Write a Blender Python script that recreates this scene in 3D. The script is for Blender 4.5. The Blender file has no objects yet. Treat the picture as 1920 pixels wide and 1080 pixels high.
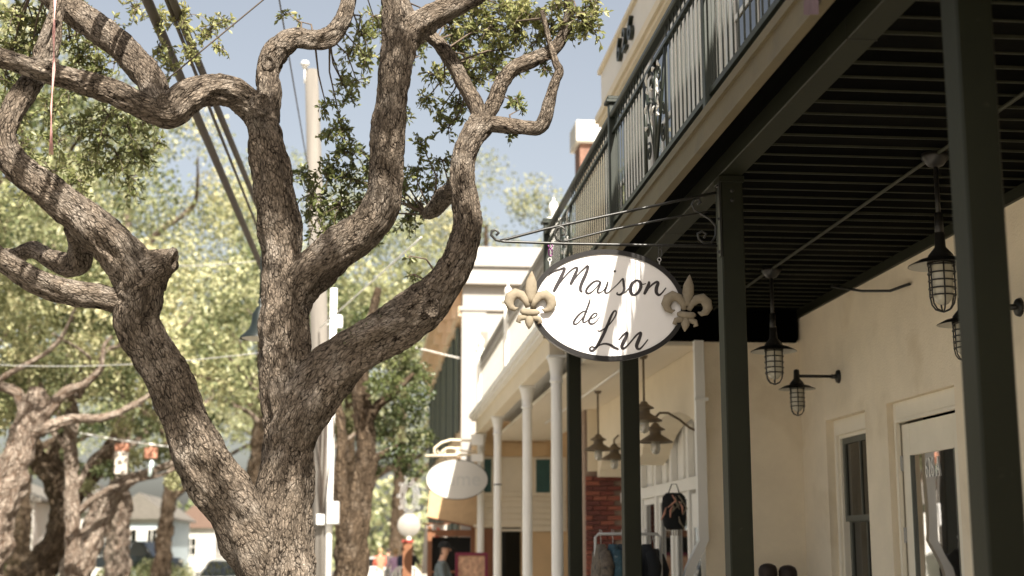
import bpy, bmesh, math, random
import numpy as np
from mathutils import Vector, Matrix, noise, Quaternion
random.seed(7); RNG = np.random.default_rng(11)
SC = bpy.context.scene
COL = SC.collection
R = math.radians

# ------------------------------------------------------------------ camera, world, sun, exposure
EYE = 1.6; PITCH = R(10.47); YAW = R(5.69); FPX = 2666.7
cam_d = bpy.data.cameras.new('camera'); cam = bpy.data.objects.new('camera', cam_d); COL.objects.link(cam)
cam.location = (0, 0, EYE); cam.rotation_euler = (R(90) + PITCH, 0, -YAW)
cam_d.sensor_width = 36; cam_d.lens = 50; cam_d.clip_start = 0.05; cam_d.clip_end = 2000
cam_d.dof.use_dof = True; cam_d.dof.focus_distance = 8.9; cam_d.dof.aperture_fstop = 1.8
SC.camera = cam
SUN = Vector((0.178, -0.69, 0.76)).normalized()          # towards the sun: behind the camera, a little to the right
world = bpy.data.worlds.new('World'); SC.world = world; world.use_nodes = True
wn = world.node_tree.nodes; wl = world.node_tree.links
sky = wn.new('ShaderNodeTexSky'); sky.sky_type = 'NISHITA'; sky.sun_disc = False
sky.sun_elevation = math.asin(SUN.z); sky.sun_rotation = math.atan2(SUN.x, SUN.y)
sky.air_density = 1.0; sky.dust_density = 4.5; sky.ozone_density = 1.0
hs = wn.new('ShaderNodeHueSaturation'); hs.inputs['Saturation'].default_value = 0.62; wl.new(sky.outputs[0], hs.inputs['Color'])
wb_ = wn.new('ShaderNodeMix'); wb_.data_type = 'RGBA'; wb_.blend_type = 'MULTIPLY'; wb_.inputs['Factor'].default_value = 1; wb_.inputs['B'].default_value = (1.06, 1.0, .91, 1)
wl.new(hs.outputs[0], wb_.inputs['A']); wl.new(wb_.outputs['Result'], wn['Background'].inputs[0]); wn['Background'].inputs[1].default_value = 0.070
sun_d = bpy.data.lights.new('sun', 'SUN'); sun_d.energy = 5.0; sun_d.angle = R(0.5); sun_d.color = (1, 0.93, 0.82)
sun = bpy.data.objects.new('sun', sun_d); COL.objects.link(sun)
sun.rotation_euler = SUN.to_track_quat('Z', 'Y').to_euler()
SC.view_settings.view_transform = 'Standard'; SC.view_settings.look = 'None'
SC.view_settings.exposure = 1.6; SC.view_settings.gamma = 1.0
SC.cycles.max_bounces = 6; SC.cycles.diffuse_bounces = 4; SC.cycles.transparent_max_bounces = 4

# ------------------------------------------------------------------ geometry of the photo's viewpoint
_F = Vector((math.sin(YAW)*math.cos(PITCH), math.cos(YAW)*math.cos(PITCH), math.sin(PITCH)))
_R = Vector((math.cos(YAW), -math.sin(YAW), 0)); _U = _R.cross(_F)
def at(px, py, Y=None, X=None, Z=None):
    d = _F + _R*((px-960)/FPX) + _U*((540-py)/FPX)
    t = Y/d.y if Y is not None else (X/d.x if X is not None else (Z-EYE)/d.z)
    return Vector((d.x*t, d.y*t, d.z*t+EYE))

# ------------------------------------------------------------------ materials
MATS = {}
def mat(name, col, rough=0.6, var=0.12, scale=6.0, bump=0.0, bscale=None, metal=0.0, spec=0.4, stain=None, stretch=(1,1,1)):
    if name in MATS: return MATS[name]
    m = bpy.data.materials.new(name); m.use_nodes = True; nt = m.node_tree; n = nt.nodes; l = nt.links
    b = n['Principled BSDF']; b.inputs['Roughness'].default_value = rough; b.inputs['Metallic'].default_value = metal
    b.inputs['Specular IOR Level'].default_value = spec
    tc = n.new('ShaderNodeTexCoord'); mp = n.new('ShaderNodeMapping'); mp.inputs['Scale'].default_value = stretch
    l.new(tc.outputs['Object'], mp.inputs[0])
    nz = n.new('ShaderNodeTexNoise'); nz.inputs['Scale'].default_value = scale; nz.inputs['Detail'].default_value = 6; nz.inputs['Roughness'].default_value = 0.65
    l.new(mp.outputs[0], nz.inputs['Vector'])
    mr = n.new('ShaderNodeMapRange'); mr.inputs[1].default_value = 0.25; mr.inputs[2].default_value = 0.75
    mr.inputs[3].default_value = 1-var; mr.inputs[4].default_value = 1+var
    l.new(nz.outputs['Fac'], mr.inputs[0])
    mx = n.new('ShaderNodeMix'); mx.data_type = 'RGBA'; mx.blend_type = 'MULTIPLY'; mx.inputs['Factor'].default_value = 1
    mx.inputs['A'].default_value = (*col, 1); l.new(mr.outputs[0], mx.inputs['B'])
    out = mx.outputs['Result']
    if stain:
        n2 = n.new('ShaderNodeTexNoise'); n2.inputs['Scale'].default_value = stain[1]; n2.inputs['Detail'].default_value = 8
        l.new(mp.outputs[0], n2.inputs['Vector'])
        r2 = n.new('ShaderNodeMapRange'); r2.inputs[1].default_value = stain[2]; r2.inputs[2].default_value = stain[2]+0.2
        l.new(n2.outputs['Fac'], r2.inputs[0])
        m2 = n.new('ShaderNodeMix'); m2.data_type = 'RGBA'; l.new(r2.outputs[0], m2.inputs['Factor'])
        l.new(out, m2.inputs['A']); m2.inputs['B'].default_value = (*stain[0], 1); out = m2.outputs['Result']
    l.new(out, b.inputs['Base Color'])
    if bump:
        bn = n.new('ShaderNodeTexNoise'); bn.inputs['Scale'].default_value = bscale or scale*4; bn.inputs['Detail'].default_value = 5
        l.new(mp.outputs[0], bn.inputs['Vector'])
        bp = n.new('ShaderNodeBump'); bp.inputs['Strength'].default_value = bump; bp.inputs['Distance'].default_value = 0.01
        l.new(bn.outputs['Fac'], bp.inputs['Height']); l.new(bp.outputs[0], b.inputs['Normal'])
    MATS[name] = m; return m
def leaf_mat(name, cols, trans=0.35):
    m = bpy.data.materials.new(name); m.use_nodes = True; nt = m.node_tree; n = nt.nodes; l = nt.links
    n.remove(n['Principled BSDF']); out = n['Material Output']
    a = n.new('ShaderNodeAttribute'); a.attribute_name = 'tint'
    cr = n.new('ShaderNodeValToRGB'); e = cr.color_ramp.elements
    e[0].position = 0; e[0].color = (*cols[0], 1); e[1].position = 1; e[1].color = (*cols[-1], 1)
    for i, c in enumerate(cols[1:-1]):
        k = e.new((i+1)/(len(cols)-1)); k.color = (*c, 1)
    l.new(a.outputs['Fac'], cr.inputs[0])
    p = n.new('ShaderNodeBsdfPrincipled'); p.inputs['Roughness'].default_value = 0.42; p.inputs['Specular IOR Level'].default_value = 0.45
    t = n.new('ShaderNodeBsdfTranslucent'); ms = n.new('ShaderNodeMixShader'); ms.inputs[0].default_value = trans
    l.new(cr.outputs[0], p.inputs['Base Color']); l.new(cr.outputs[0], t.inputs[0])
    l.new(p.outputs[0], ms.inputs[1]); l.new(t.outputs[0], ms.inputs[2]); l.new(ms.outputs[0], out.inputs[0])
    return m
def bark_mat(name, dark, light, lichen, plate=.026):
    m = bpy.data.materials.new(name); m.use_nodes = True; nt = m.node_tree; n = nt.nodes; l = nt.links
    def node(t, **k):
        x = n.new(t)
        for a_, v in k.items(): setattr(x, a_, v)
        return x
    b = n['Principled BSDF']; b.inputs['Roughness'].default_value = 0.92; b.inputs['Specular IOR Level'].default_value = 0.1
    at_ = node('ShaderNodeAttribute'); at_.attribute_name = 'bark_co'
    sc = node('ShaderNodeVectorMath', operation='SCALE'); sc.inputs['Scale'].default_value = 1/plate; l.new(at_.outputs['Vector'], sc.inputs[0])
    def warp(src, scale, amt):
        z = node('ShaderNodeTexNoise'); z.inputs['Scale'].default_value = scale; z.inputs['Detail'].default_value = 3; l.new(sc.outputs[0], z.inputs['Vector'])
        q = node('ShaderNodeVectorMath', operation='SUBTRACT'); l.new(z.outputs['Color'], q.inputs[0]); q.inputs[1].default_value = (.5, .5, .5)
        k = node('ShaderNodeVectorMath', operation='SCALE'); k.inputs['Scale'].default_value = amt; l.new(q.outputs[0], k.inputs[0])
        o = node('ShaderNodeVectorMath', operation='ADD'); l.new(src, o.inputs[0]); l.new(k.outputs[0], o.inputs[1]); return o.outputs[0]
    v = warp(warp(sc.outputs[0], .3, 2.2), 1.4, .65)
    def edge(scale, lo, hi):
        e = node('ShaderNodeTexVoronoi', feature='DISTANCE_TO_EDGE'); e.inputs['Scale'].default_value = scale; l.new(v, e.inputs['Vector'])
        mr = node('ShaderNodeMapRange'); mr.inputs[1].default_value = lo; mr.inputs[2].default_value = hi; l.new(e.outputs['Distance'], mr.inputs[0]); return mr.outputs[0]
    e1 = edge(.85, .015, .17); e2 = edge(2.3, .0, .16)
    mpf = node('ShaderNodeMapping'); mpf.inputs['Scale'].default_value = (1, 1, .62); l.new(v, mpf.inputs[0])
    def furrow(scale, wid):
        z = node('ShaderNodeTexNoise'); z.inputs['Scale'].default_value = scale; z.inputs['Detail'].default_value = 2; z.inputs['Roughness'].default_value = .55; l.new(mpf.outputs[0], z.inputs['Vector'])
        q = node('ShaderNodeMath', operation='SUBTRACT'); l.new(z.outputs['Fac'], q.inputs[0]); q.inputs[1].default_value = .5
        q2 = node('ShaderNodeMath', operation='ABSOLUTE'); l.new(q.outputs[0], q2.inputs[0])
        mr = node('ShaderNodeMapRange'); mr.inputs[2].default_value = wid; l.new(q2.outputs[0], mr.inputs[0]); return mr.outputs[0]
    fu = furrow(.62, .075); fu2 = furrow(1.35, .07)
    cell = node('ShaderNodeTexVoronoi', feature='F1'); cell.inputs['Scale'].default_value = .85; l.new(v, cell.inputs['Vector'])
    fine = node('ShaderNodeTexNoise'); fine.inputs['Scale'].default_value = 3.5; fine.inputs['Detail'].default_value = 8; fine.inputs['Roughness'].default_value = .7; l.new(sc.outputs[0], fine.inputs['Vector'])
    def mth(op, a, b_=None, c=None):
        x = node('ShaderNodeMath', operation=op)
        for i_, q in enumerate((a, b_, c)):
            if q is None: continue
            if isinstance(q, (int, float)): x.inputs[i_].default_value = q
            else: l.new(q, x.inputs[i_])
        return x.outputs[0]
    cm = node('ShaderNodeTexNoise'); cm.inputs['Scale'].default_value = .55; cm.inputs['Detail'].default_value = 3; l.new(sc.outputs[0], cm.inputs['Vector'])
    cmr = node('ShaderNodeMapRange'); cmr.inputs[1].default_value = .36; cmr.inputs[2].default_value = .62; cmr.inputs[3].default_value = .5; l.new(cm.outputs['Fac'], cmr.inputs[0])
    e1 = mth('SUBTRACT', 1.0, mth('MULTIPLY', mth('SUBTRACT', 1.0, e1), cmr.outputs[0]))
    sep = node('ShaderNodeSeparateColor'); l.new(cell.outputs['Color'], sep.inputs[0])
    h = mth('MULTIPLY', mth('MULTIPLY', mth('MULTIPLY_ADD', fu, .6, .4), mth('MULTIPLY_ADD', fu2, .35, .65)), mth('MULTIPLY', e1, mth('MULTIPLY_ADD', e2, .4, .6)))                      # relief height
    tone = mth('ADD', mth('MULTIPLY_ADD', sep.outputs[0], .30, .30), mth('MULTIPLY', fine.outputs['Fac'], 1.0))
    big = node('ShaderNodeTexNoise'); big.inputs['Scale'].default_value = .07; big.inputs['Detail'].default_value = 4; l.new(sc.outputs[0], big.inputs['Vector'])
    bgr = node('ShaderNodeMapRange'); bgr.inputs[1].default_value = .3; bgr.inputs[2].default_value = .7; bgr.inputs[3].default_value = .55; bgr.inputs[4].default_value = 1.25; l.new(big.outputs['Fac'], bgr.inputs[0])
    cfac = mth('MULTIPLY', mth('MULTIPLY', h, tone), bgr.outputs[0])
    cr = node('ShaderNodeValToRGB'); e = cr.color_ramp.elements
    e[0].position = .02; e[0].color = (*dark, 1); e[1].position = .80; e[1].color = (*light, 1)
    k = e.new(.30); k.color = tuple(.62*dark[i_]+.42*light[i_] for i_ in range(3))+(1,)
    l.new(cfac, cr.inputs[0])
    tc = node('ShaderNodeTexCoord'); n2 = node('ShaderNodeTexNoise'); n2.inputs['Scale'].default_value = 4; n2.inputs['Detail'].default_value = 9; n2.inputs['Roughness'].default_value = .7; l.new(tc.outputs['Object'], n2.inputs['Vector'])
    r2 = node('ShaderNodeMapRange'); r2.inputs[1].default_value = .5; r2.inputs[2].default_value = .7; l.new(n2.outputs['Fac'], r2.inputs[0])
    mx = node('ShaderNodeMix', data_type='RGBA'); l.new(mth('MULTIPLY', mth('MULTIPLY', r2.outputs[0], cfac), 1.0), mx.inputs['Factor']); l.new(cr.outputs[0], mx.inputs['A']); mx.inputs['B'].default_value = (*lichen, 1)
    l.new(mx.outputs['Result'], b.inputs['Base Color'])
    bp = node('ShaderNodeBump'); bp.inputs['Strength'].default_value = 1.0; bp.inputs['Distance'].default_value = plate*.8
    l.new(mth('MULTIPLY_ADD', fine.outputs['Fac'], .35, h), bp.inputs['Height']); l.new(bp.outputs[0], b.inputs['Normal'])
    return m
def glass_mat(name, base, mirror=0.0, wav=0.0, rough=0.02):
    m = bpy.data.materials.new(name); m.use_nodes = True; nt = m.node_tree; n = nt.nodes; l = nt.links
    b = n['Principled BSDF']; b.inputs['Base Color'].default_value = (*base, 1); b.inputs['Roughness'].default_value = rough
    b.inputs['Specular IOR Level'].default_value = 0.5; b.inputs['Metallic'].default_value = 0
    g = n.new('ShaderNodeBsdfGlossy'); g.inputs['Roughness'].default_value = rough; g.inputs[0].default_value = (0.95, 0.95, 0.97, 1)
    ms = n.new('ShaderNodeMixShader'); ms.inputs[0].default_value = mirror
    l.new(b.outputs[0], ms.inputs[1]); l.new(g.outputs[0], ms.inputs[2]); l.new(ms.outputs[0], n['Material Output'].inputs[0])
    if wav:
        tc = n.new('ShaderNodeTexCoord'); nz = n.new('ShaderNodeTexNoise'); nz.inputs['Scale'].default_value = 2.2; nz.inputs['Detail'].default_value = 1
        l.new(tc.outputs['Object'], nz.inputs['Vector'])
        bp = n.new('ShaderNodeBump'); bp.inputs['Strength'].default_value = wav; bp.inputs['Distance'].default_value = 0.02
        l.new(nz.outputs['Fac'], bp.inputs['Height']); l.new(bp.outputs[0], b.inputs['Normal']); l.new(bp.outputs[0], g.inputs['Normal'])
    return m
M = dict(
 asphalt=mat('asphalt', (.085,.08,.072), .9, .25, 3, .4, 90), concrete=mat('concrete', (.44,.41,.355), .85, .15, 2, .3, 60),
 kerb=mat('kerb_stone', (.42,.41,.38), .85, .15, 4, .3, 50), soil=mat('soil', (.16,.12,.08), .95, .3, 4, .5, 30),
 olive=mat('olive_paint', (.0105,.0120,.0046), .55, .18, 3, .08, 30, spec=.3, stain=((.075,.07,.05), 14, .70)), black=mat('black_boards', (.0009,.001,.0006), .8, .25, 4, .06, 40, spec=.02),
 batten=mat('lightened_olive_paint', (.034,.035,.021), .55, .35, 5, spec=.3), fascia=mat('fascia_paint', (.115,.092,.050), .55, .14, 3, .12, 25, stain=((.07,.06,.04), 2.2, .58)),
 iron=mat('wrought_iron', (.018,.018,.016), .38, .3, 20, .1, 90, spec=.5), iron2=mat('green_iron', (.013,.018,.012), .42, .3, 8, spec=.5),
 cream=mat('cream_stucco', (.83,.735,.575), .9, .10, 1.6, .5, 60, stain=((.68,.58,.42), 1.7, .57)), creamtrim=mat('cream_trim', (.84,.78,.65), .55, .06, 3, .05),
 white=mat('white_paint', (.78,.765,.72), .5, .05, 2, .06, 30), cream2=mat('pale_cream_paint', (.70,.61,.46), .75, .06, 2, .1, 50),
 siding=mat('siding_paint', (.70,.62,.49), .6, .06, 3, .05), tan=mat('tan_stucco', (.60,.42,.24), .85, .1, 1.5, .15, 40),
 peach=mat('peach_stucco', (.82,.63,.45), .8, .08, 1.5, .1, 40), bwhite=mat('bright_white_paint', (.50,.485,.455), .6, .04, 1, .05),
 teal=mat('teal_paint', (.03,.085,.08), .5, .2, 6), shutter=mat('grey_green_paint', (.09,.11,.095), .55, .2, 6),
 brick=mat('brick', (.17,.095,.07), .9, .3, 9, .4, 60), mortar=mat('mortar', (.30,.22,.17), .95, .15, 20, .3, 80),
 gold=mat('carved_gilding', (.21,.178,.13), .75, .25, 14, .2, 50, spec=.2, stain=((.13,.095,.06), 12, .58)), signwhite=mat('sign_white', (.68,.665,.66), .4, .04, 3, spec=.5),
 signblack=mat('sign_black', (.012,.011,.011), .35, .2, 8), ink=mat('sign_ink', (.022,.018,.020), .32, .25, 16, spec=.6), purple=mat('purple_anodised', (.11,.02,.10), .3, .1, 9, metal=.7),
 lampblack=mat('lamp_metal', (.016,.015,.013), .4, .25, 12, spec=.5), lampwhite=mat('lamp_enamel', (.55,.52,.44), .45, .08, 6), frosted=mat('frosted_glass', (.50,.47,.38), .22, .1, 14, spec=.6),
 bronze=mat('bronze_metal', (.15,.115,.075), .5, .2, 10, metal=.3), wood=mat('pole_wood', (.155,.142,.125), .9, .35, 5, .4, 30, stretch=(1,1,.06)),
 pipe=mat('white_pipe', (.8,.8,.78), .5, .05, 3), grey=mat('grey_metal', (.42,.42,.41), .5, .1, 4), rubber=mat('cable_rubber', (.07,.055,.045), .6, .2, 8),
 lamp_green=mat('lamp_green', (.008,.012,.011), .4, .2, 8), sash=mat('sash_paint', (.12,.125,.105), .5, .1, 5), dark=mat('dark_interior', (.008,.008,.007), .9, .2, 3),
 awning=mat('awning_canvas', (.46,.31,.17), .9, .12, 6, .1, 60), redpaint=mat('red_paint', (.30,.05,.035), .55, .15, 5), orange=mat('orange_paper', (.42,.20,.13), .7, .2, 14),
 paper=mat('white_paper', (.46,.42,.37), .7, .05, 6), bluepale=mat('pale_blue_paper', (.60,.72,.72), .6, .08, 9), maroon=mat('maroon_paint', (.17,.018,.045), .5, .15, 6),
 woodred=mat('stained_wood', (.20,.085,.04), .55, .25, 4, .1, 30, stretch=(1,1,.1)), rooft=mat('roof_shingle', (.12,.11,.095), .9, .2, 6), roofr=mat('red_roof', (.13,.085,.065), .9, .2, 5),
 hblue=mat('blue_grey_siding', (.36,.42,.45), .7, .06, 2), tyre=mat('tyre', (.02,.02,.02), .85, .2, 9), skin=mat('skin', (.50,.29,.20), .55, .1, 9),
 lavender=mat('lavender_cloth', (.12,.08,.09), .85, .15, 14), rope=mat('red_rope', (.50,.28,.26), .8, .25, 40), mulch=mat('brick_mulch', (.36,.14,.08), .95, .35, 5, .5, 20), grassy=mat('lawn_green', (.12,.16,.05), .95, .35, 2.5, .4, 30),
)
M['pane'] = glass_mat('window_glass', (.007,.008,.006)); M['doorpane'] = glass_mat('mirror_film_glass', (.05,.045,.04), .82, .035); M['clear'] = glass_mat('lamp_glass', (.30,.28,.22), .15)
M['carglass'] = glass_mat('car_glass', (.01,.012,.012), .1); M['oakbark'] = bark_mat('oak_bark', (.006,.004,.0026), (.265,.215,.168), (.47,.42,.365), .0165); M['palebark'] = bark_mat('pale_bark', (.09,.06,.042), (.36,.30,.245), (.50,.44,.38), .09)
M['brownbark'] = bark_mat('brown_bark', (.03,.021,.014), (.145,.105,.07), (.30,.25,.20), .06)
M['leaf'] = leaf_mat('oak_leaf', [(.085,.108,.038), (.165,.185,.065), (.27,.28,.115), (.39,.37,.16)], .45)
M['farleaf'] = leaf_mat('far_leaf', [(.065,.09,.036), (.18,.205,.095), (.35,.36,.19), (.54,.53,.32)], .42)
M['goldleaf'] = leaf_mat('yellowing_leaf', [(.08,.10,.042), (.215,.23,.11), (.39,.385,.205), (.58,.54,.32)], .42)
M['darkleaf'] = leaf_mat('dark_leaf', [(.035,.055,.020), (.07,.09,.03), (.14,.16,.06)], .3)

# ------------------------------------------------------------------ object helpers
ORG = {}
def link(o, parent=None, origin=(0,0,0)):
    COL.objects.link(o); origin = Vector(origin)
    if parent is not None:
        o.parent = parent; o.location = origin - ORG[parent.name]
    else: o.location = origin
    ORG[o.name] = origin; return o
def tag(o, label=None, cat=None, group=None, kind=None):
    if label: o['label'] = label
    if cat: o['category'] = cat
    if group: o['group'] = group
    if kind: o['kind'] = kind
    return o
def thing(name, loc, label, cat, group=None):
    return tag(link(bpy.data.objects.new(name, None), None, loc), label, cat, group)
class MB:
    def __init__(s): s.v = []; s.f = []; s.sm = []
    def add(s, vs, fs, smooth=False):
        b = len(s.v); s.v += [tuple(x) for x in vs]; s.f += [tuple(i+b for i in f) for f in fs]; s.sm += [smooth]*len(fs); return s
    def box(s, x0, x1, y0, y1, z0, z1, bev=0.0):
        if x0 > x1: x0, x1 = x1, x0
        if y0 > y1: y0, y1 = y1, y0
        if z0 > z1: z0, z1 = z1, z0
        if bev <= 0:
            v = [(x,y,z) for z in (z0,z1) for y in (y0,y1) for x in (x0,x1)]
            return s.add(v, [(0,2,3,1),(4,5,7,6),(0,1,5,4),(2,6,7,3),(0,4,6,2),(1,3,7,5)])
        bm = bmesh.new(); bmesh.ops.create_cube(bm, size=1)
        bmesh.ops.transform(bm, matrix=Matrix.Translation(((x0+x1)/2,(y0+y1)/2,(z0+z1)/2)) @ Matrix.Diagonal((x1-x0,y1-y0,z1-z0,1)), verts=bm.verts)
        bmesh.ops.bevel(bm, geom=list(bm.edges), offset=bev, segments=1, affect='EDGES')
        bm.verts.index_update(); s.add([v.co for v in bm.verts], [[v.index for v in f.verts] for f in bm.faces]); bm.free(); return s
    def tube(s, pts, rad, n=8, flat=None, cap=True):
        pts = [Vector(p) for p in pts]; rad = rad if isinstance(rad, (list, tuple)) else [rad]*len(pts)
        t0 = (pts[1]-pts[0]).normalized(); up = Vector((0,0,1)) if abs(t0.z) < .9 else Vector((1,0,0))
        if flat is not None: up = Vector(flat[0])
        a = up.cross(t0).normalized(); vs = []; prev = t0
        for i, p in enumerate(pts):
            t = (pts[min(i+1, len(pts)-1)]-pts[max(i-1, 0)]).normalized()
            a = prev.rotation_difference(t) @ a; a = (a - t*a.dot(t)).normalized(); prev = t
            if flat is not None: a = Vector(flat[0]).cross(t).normalized()
            b = t.cross(a)
            k = flat[1] if flat is not None else 1
            for j in range(n):
                c = 2*math.pi*j/n; vs.append(p + a*(math.cos(c)*rad[i]) + b*(math.sin(c)*(rad[i] if flat is None else (k if not isinstance(k, (list, tuple)) else k[i]))))
        fs = [(i*n+j, i*n+(j+1)%n, (i+1)*n+(j+1)%n, (i+1)*n+j) for i in range(len(pts)-1) for j in range(n)]
        if cap: fs += [tuple(range(n))[::-1], tuple((len(pts)-1)*n+j for j in range(n))]
        return s.add(vs, fs, True)
    def lathe(s, prof, c=(0,0,0), n=20, axis='z', cap=False):
        vs = []
        for r, h in prof:
            for j in range(n):
                a = 2*math.pi*j/n; x, y = r*math.cos(a), r*math.sin(a)
                vs.append((c[0]+x, c[1]+y, c[2]+h) if axis == 'z' else ((c[0]+h, c[1]+x, c[2]+y) if axis == 'x' else (c[0]+x, c[1]+h, c[2]+y)))
        fs = [(i*n+j, i*n+(j+1)%n, (i+1)*n+(j+1)%n, (i+1)*n+j) for i in range(len(prof)-1) for j in range(n)]
        if cap: fs += [tuple(range(n))[::-1], tuple((len(prof)-1)*n+j for j in range(n))]
        return s.add(vs, fs, True)
    def prism(s, poly, axis, a, b):
        n = len(poly)
        def q(u, v, w): return (w, u, v) if axis == 'x' else ((u, w, v) if axis == 'y' else (u, v, w))
        vs = [q(u, v, a) for u, v in poly] + [q(u, v, b) for u, v in poly]
        return s.add(vs, [tuple(range(n))[::-1], tuple(range(n, 2*n))] + [(i, (i+1)%n, n+(i+1)%n, n+i) for i in range(n)])
    def mesh(s, name, m):
        me = bpy.data.meshes.new(name); me.from_pydata(s.v, [], s.f); me.materials.append(m)
        me.polygons.foreach_set('use_smooth', s.sm); me.update()
        bm = bmesh.new(); bm.from_mesh(me); bmesh.ops.recalc_face_normals(bm, faces=bm.faces); bm.to_mesh(me); bm.free()
        return me
    def build(s, name, m, parent=None, origin=(0,0,0)):
        if isinstance(m, str): m = M[m]
        return link(bpy.data.objects.new(name, s.mesh(name, m)), parent, origin)
def piece(name, me, parent, loc, scale=None, rot=None):
    o = bpy.data.objects.new(name, me); link(o, parent, loc)
    if scale: o.scale = scale
    if rot: o.rotation_euler = rot
    return o
def bx(name, m, parent, *a, bev=0.0): return MB().box(*a, bev=bev).build(name, m, parent)
def struct(o): o['kind'] = 'structure'; return o
def copy_tree(o, loc=None, parent=None):
    c = o.copy(); COL.objects.link(c); c.parent = parent
    if loc is not None: c.location = loc
    ORG[c.name] = Vector(c.location) if parent is None else ORG[parent.name] + Vector(c.location)
    for ch in o.children: copy_tree(ch, None, c)
    return c
def text_mesh(txt, m, size, depth, name='text'):
    cu = bpy.data.curves.new(name, 'FONT'); cu.body = txt; cu.size = size; cu.extrude = depth; cu.align_x = 'CENTER'; cu.align_y = 'CENTER'
    o = bpy.data.objects.new(name, cu); COL.objects.link(o)
    me = bpy.data.meshes.new_from_object(o.evaluated_get(bpy.context.evaluated_depsgraph_get()))
    bpy.data.objects.remove(o); bpy.data.curves.remove(cu); me.materials.clear(); me.materials.append(M[m]); return me
def catmull(pts, ds):
    P = [np.array(p, float) for p in pts]; P = [2*P[0]-P[1]] + P + [2*P[-1]-P[-2]]; out = []
    for i in range(1, len(P)-2):
        p0, p1, p2, p3 = P[i-1:i+3]; L = np.linalg.norm(p2[:3]-p1[:3]); k = max(2, int(L/ds))
        for j in range(k):
            t = j/k; out.append(.5*((2*p1)+(-p0+p2)*t+(2*p0-5*p1+4*p2-p3)*t*t+(-p0+3*p1-3*p2+p3)*t**3))
    out.append(P[-2]); return np.array(out)

# ------------------------------------------------------------------ ground
struct(MB().box(-500, 500, -200, 900, -.6, -.13).build('ground', 'soil'))
struct(MB().box(-9.2, -1.35, -40, 400, -.4, -.122).build('road', 'asphalt'))
sw = struct(MB().box(-1.2, 3.0, -25, -20, -.3, 0).build('sidewalk', 'concrete'))
slab_me = MB().box(-2.05, 2.05, -.745, .745, -.15, 0, bev=.006).mesh('paving_slab', M['concrete'])
for i in range(80):
    for k, xc in enumerate((.85, 4.95)):
        if k and i < 4: continue
        piece('paving_slab', slab_me, sw, (xc, -19.2+1.5*i, 0))
kb = struct(MB().box(-1.35, -1.2, -25, 102, -.3, .004).build('kerb', 'kerb'))
struct(MB().box(-9.35, -9.2, -25, 200, -.3, .004).build('kerb_far', 'kerb'))
struct(MB().box(-12.2, -9.35, -25, 200, -.3, 0).build('sidewalk_far', 'concrete'))
struct(MB().box(-60, -12.2, 30, 200, -.3, -.02).build('lawn', 'grassy'))
rm = struct(MB().box(-5.33, -5.21, -30, 300, -.3, -.117).build('road_marking', mat('road_paint', (.62,.50,.18), .7, .2, 5)))

# ------------------------------------------------------------------ building A: shop 626 A
A = thing('shop_building', (4.2, 5, 0), 'cream stucco shop with dark balcony over the walkway and number 626 on its parapet', 'building')
WX = 4.13; CE = 13.35
w = MB()
def wall_seg(y0, y1, z0, z1): w.box(WX, WX+.3, y0, y1, z0, z1)
WINY = (11.58, 12.62); DRY = (9.72, 11.07); W2Y = (7.55, 8.35)
ZT = 2.765
wall_seg(12.62, CE, 0, 4.0); wall_seg(11.58, 12.62, ZT, 4.0); wall_seg(11.58, 12.62, 0, .75)
wall_seg(11.07, 11.58, 0, 4.0); wall_seg(9.72, 11.07, ZT, 4.0); wall_seg(8.35, 9.72, 0, 4.0)
wall_seg(7.55, 8.35, ZT, 4.0); wall_seg(7.55, 8.35, 0, .75); wall_seg(-25, 7.55, 0, 4.0)
w.build('wall', 'cream', A)
MB().box(3.16, 4.13, CE, CE+.2, 0, 3.61).build('return_wall', 'cream', A)
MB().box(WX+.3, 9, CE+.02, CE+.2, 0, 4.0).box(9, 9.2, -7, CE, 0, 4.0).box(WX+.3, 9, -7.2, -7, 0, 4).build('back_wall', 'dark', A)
MB().box(WX+.32, 9, -6.9, CE, 3.75, 3.98).build('inner_ceiling', 'dark', A)
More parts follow.
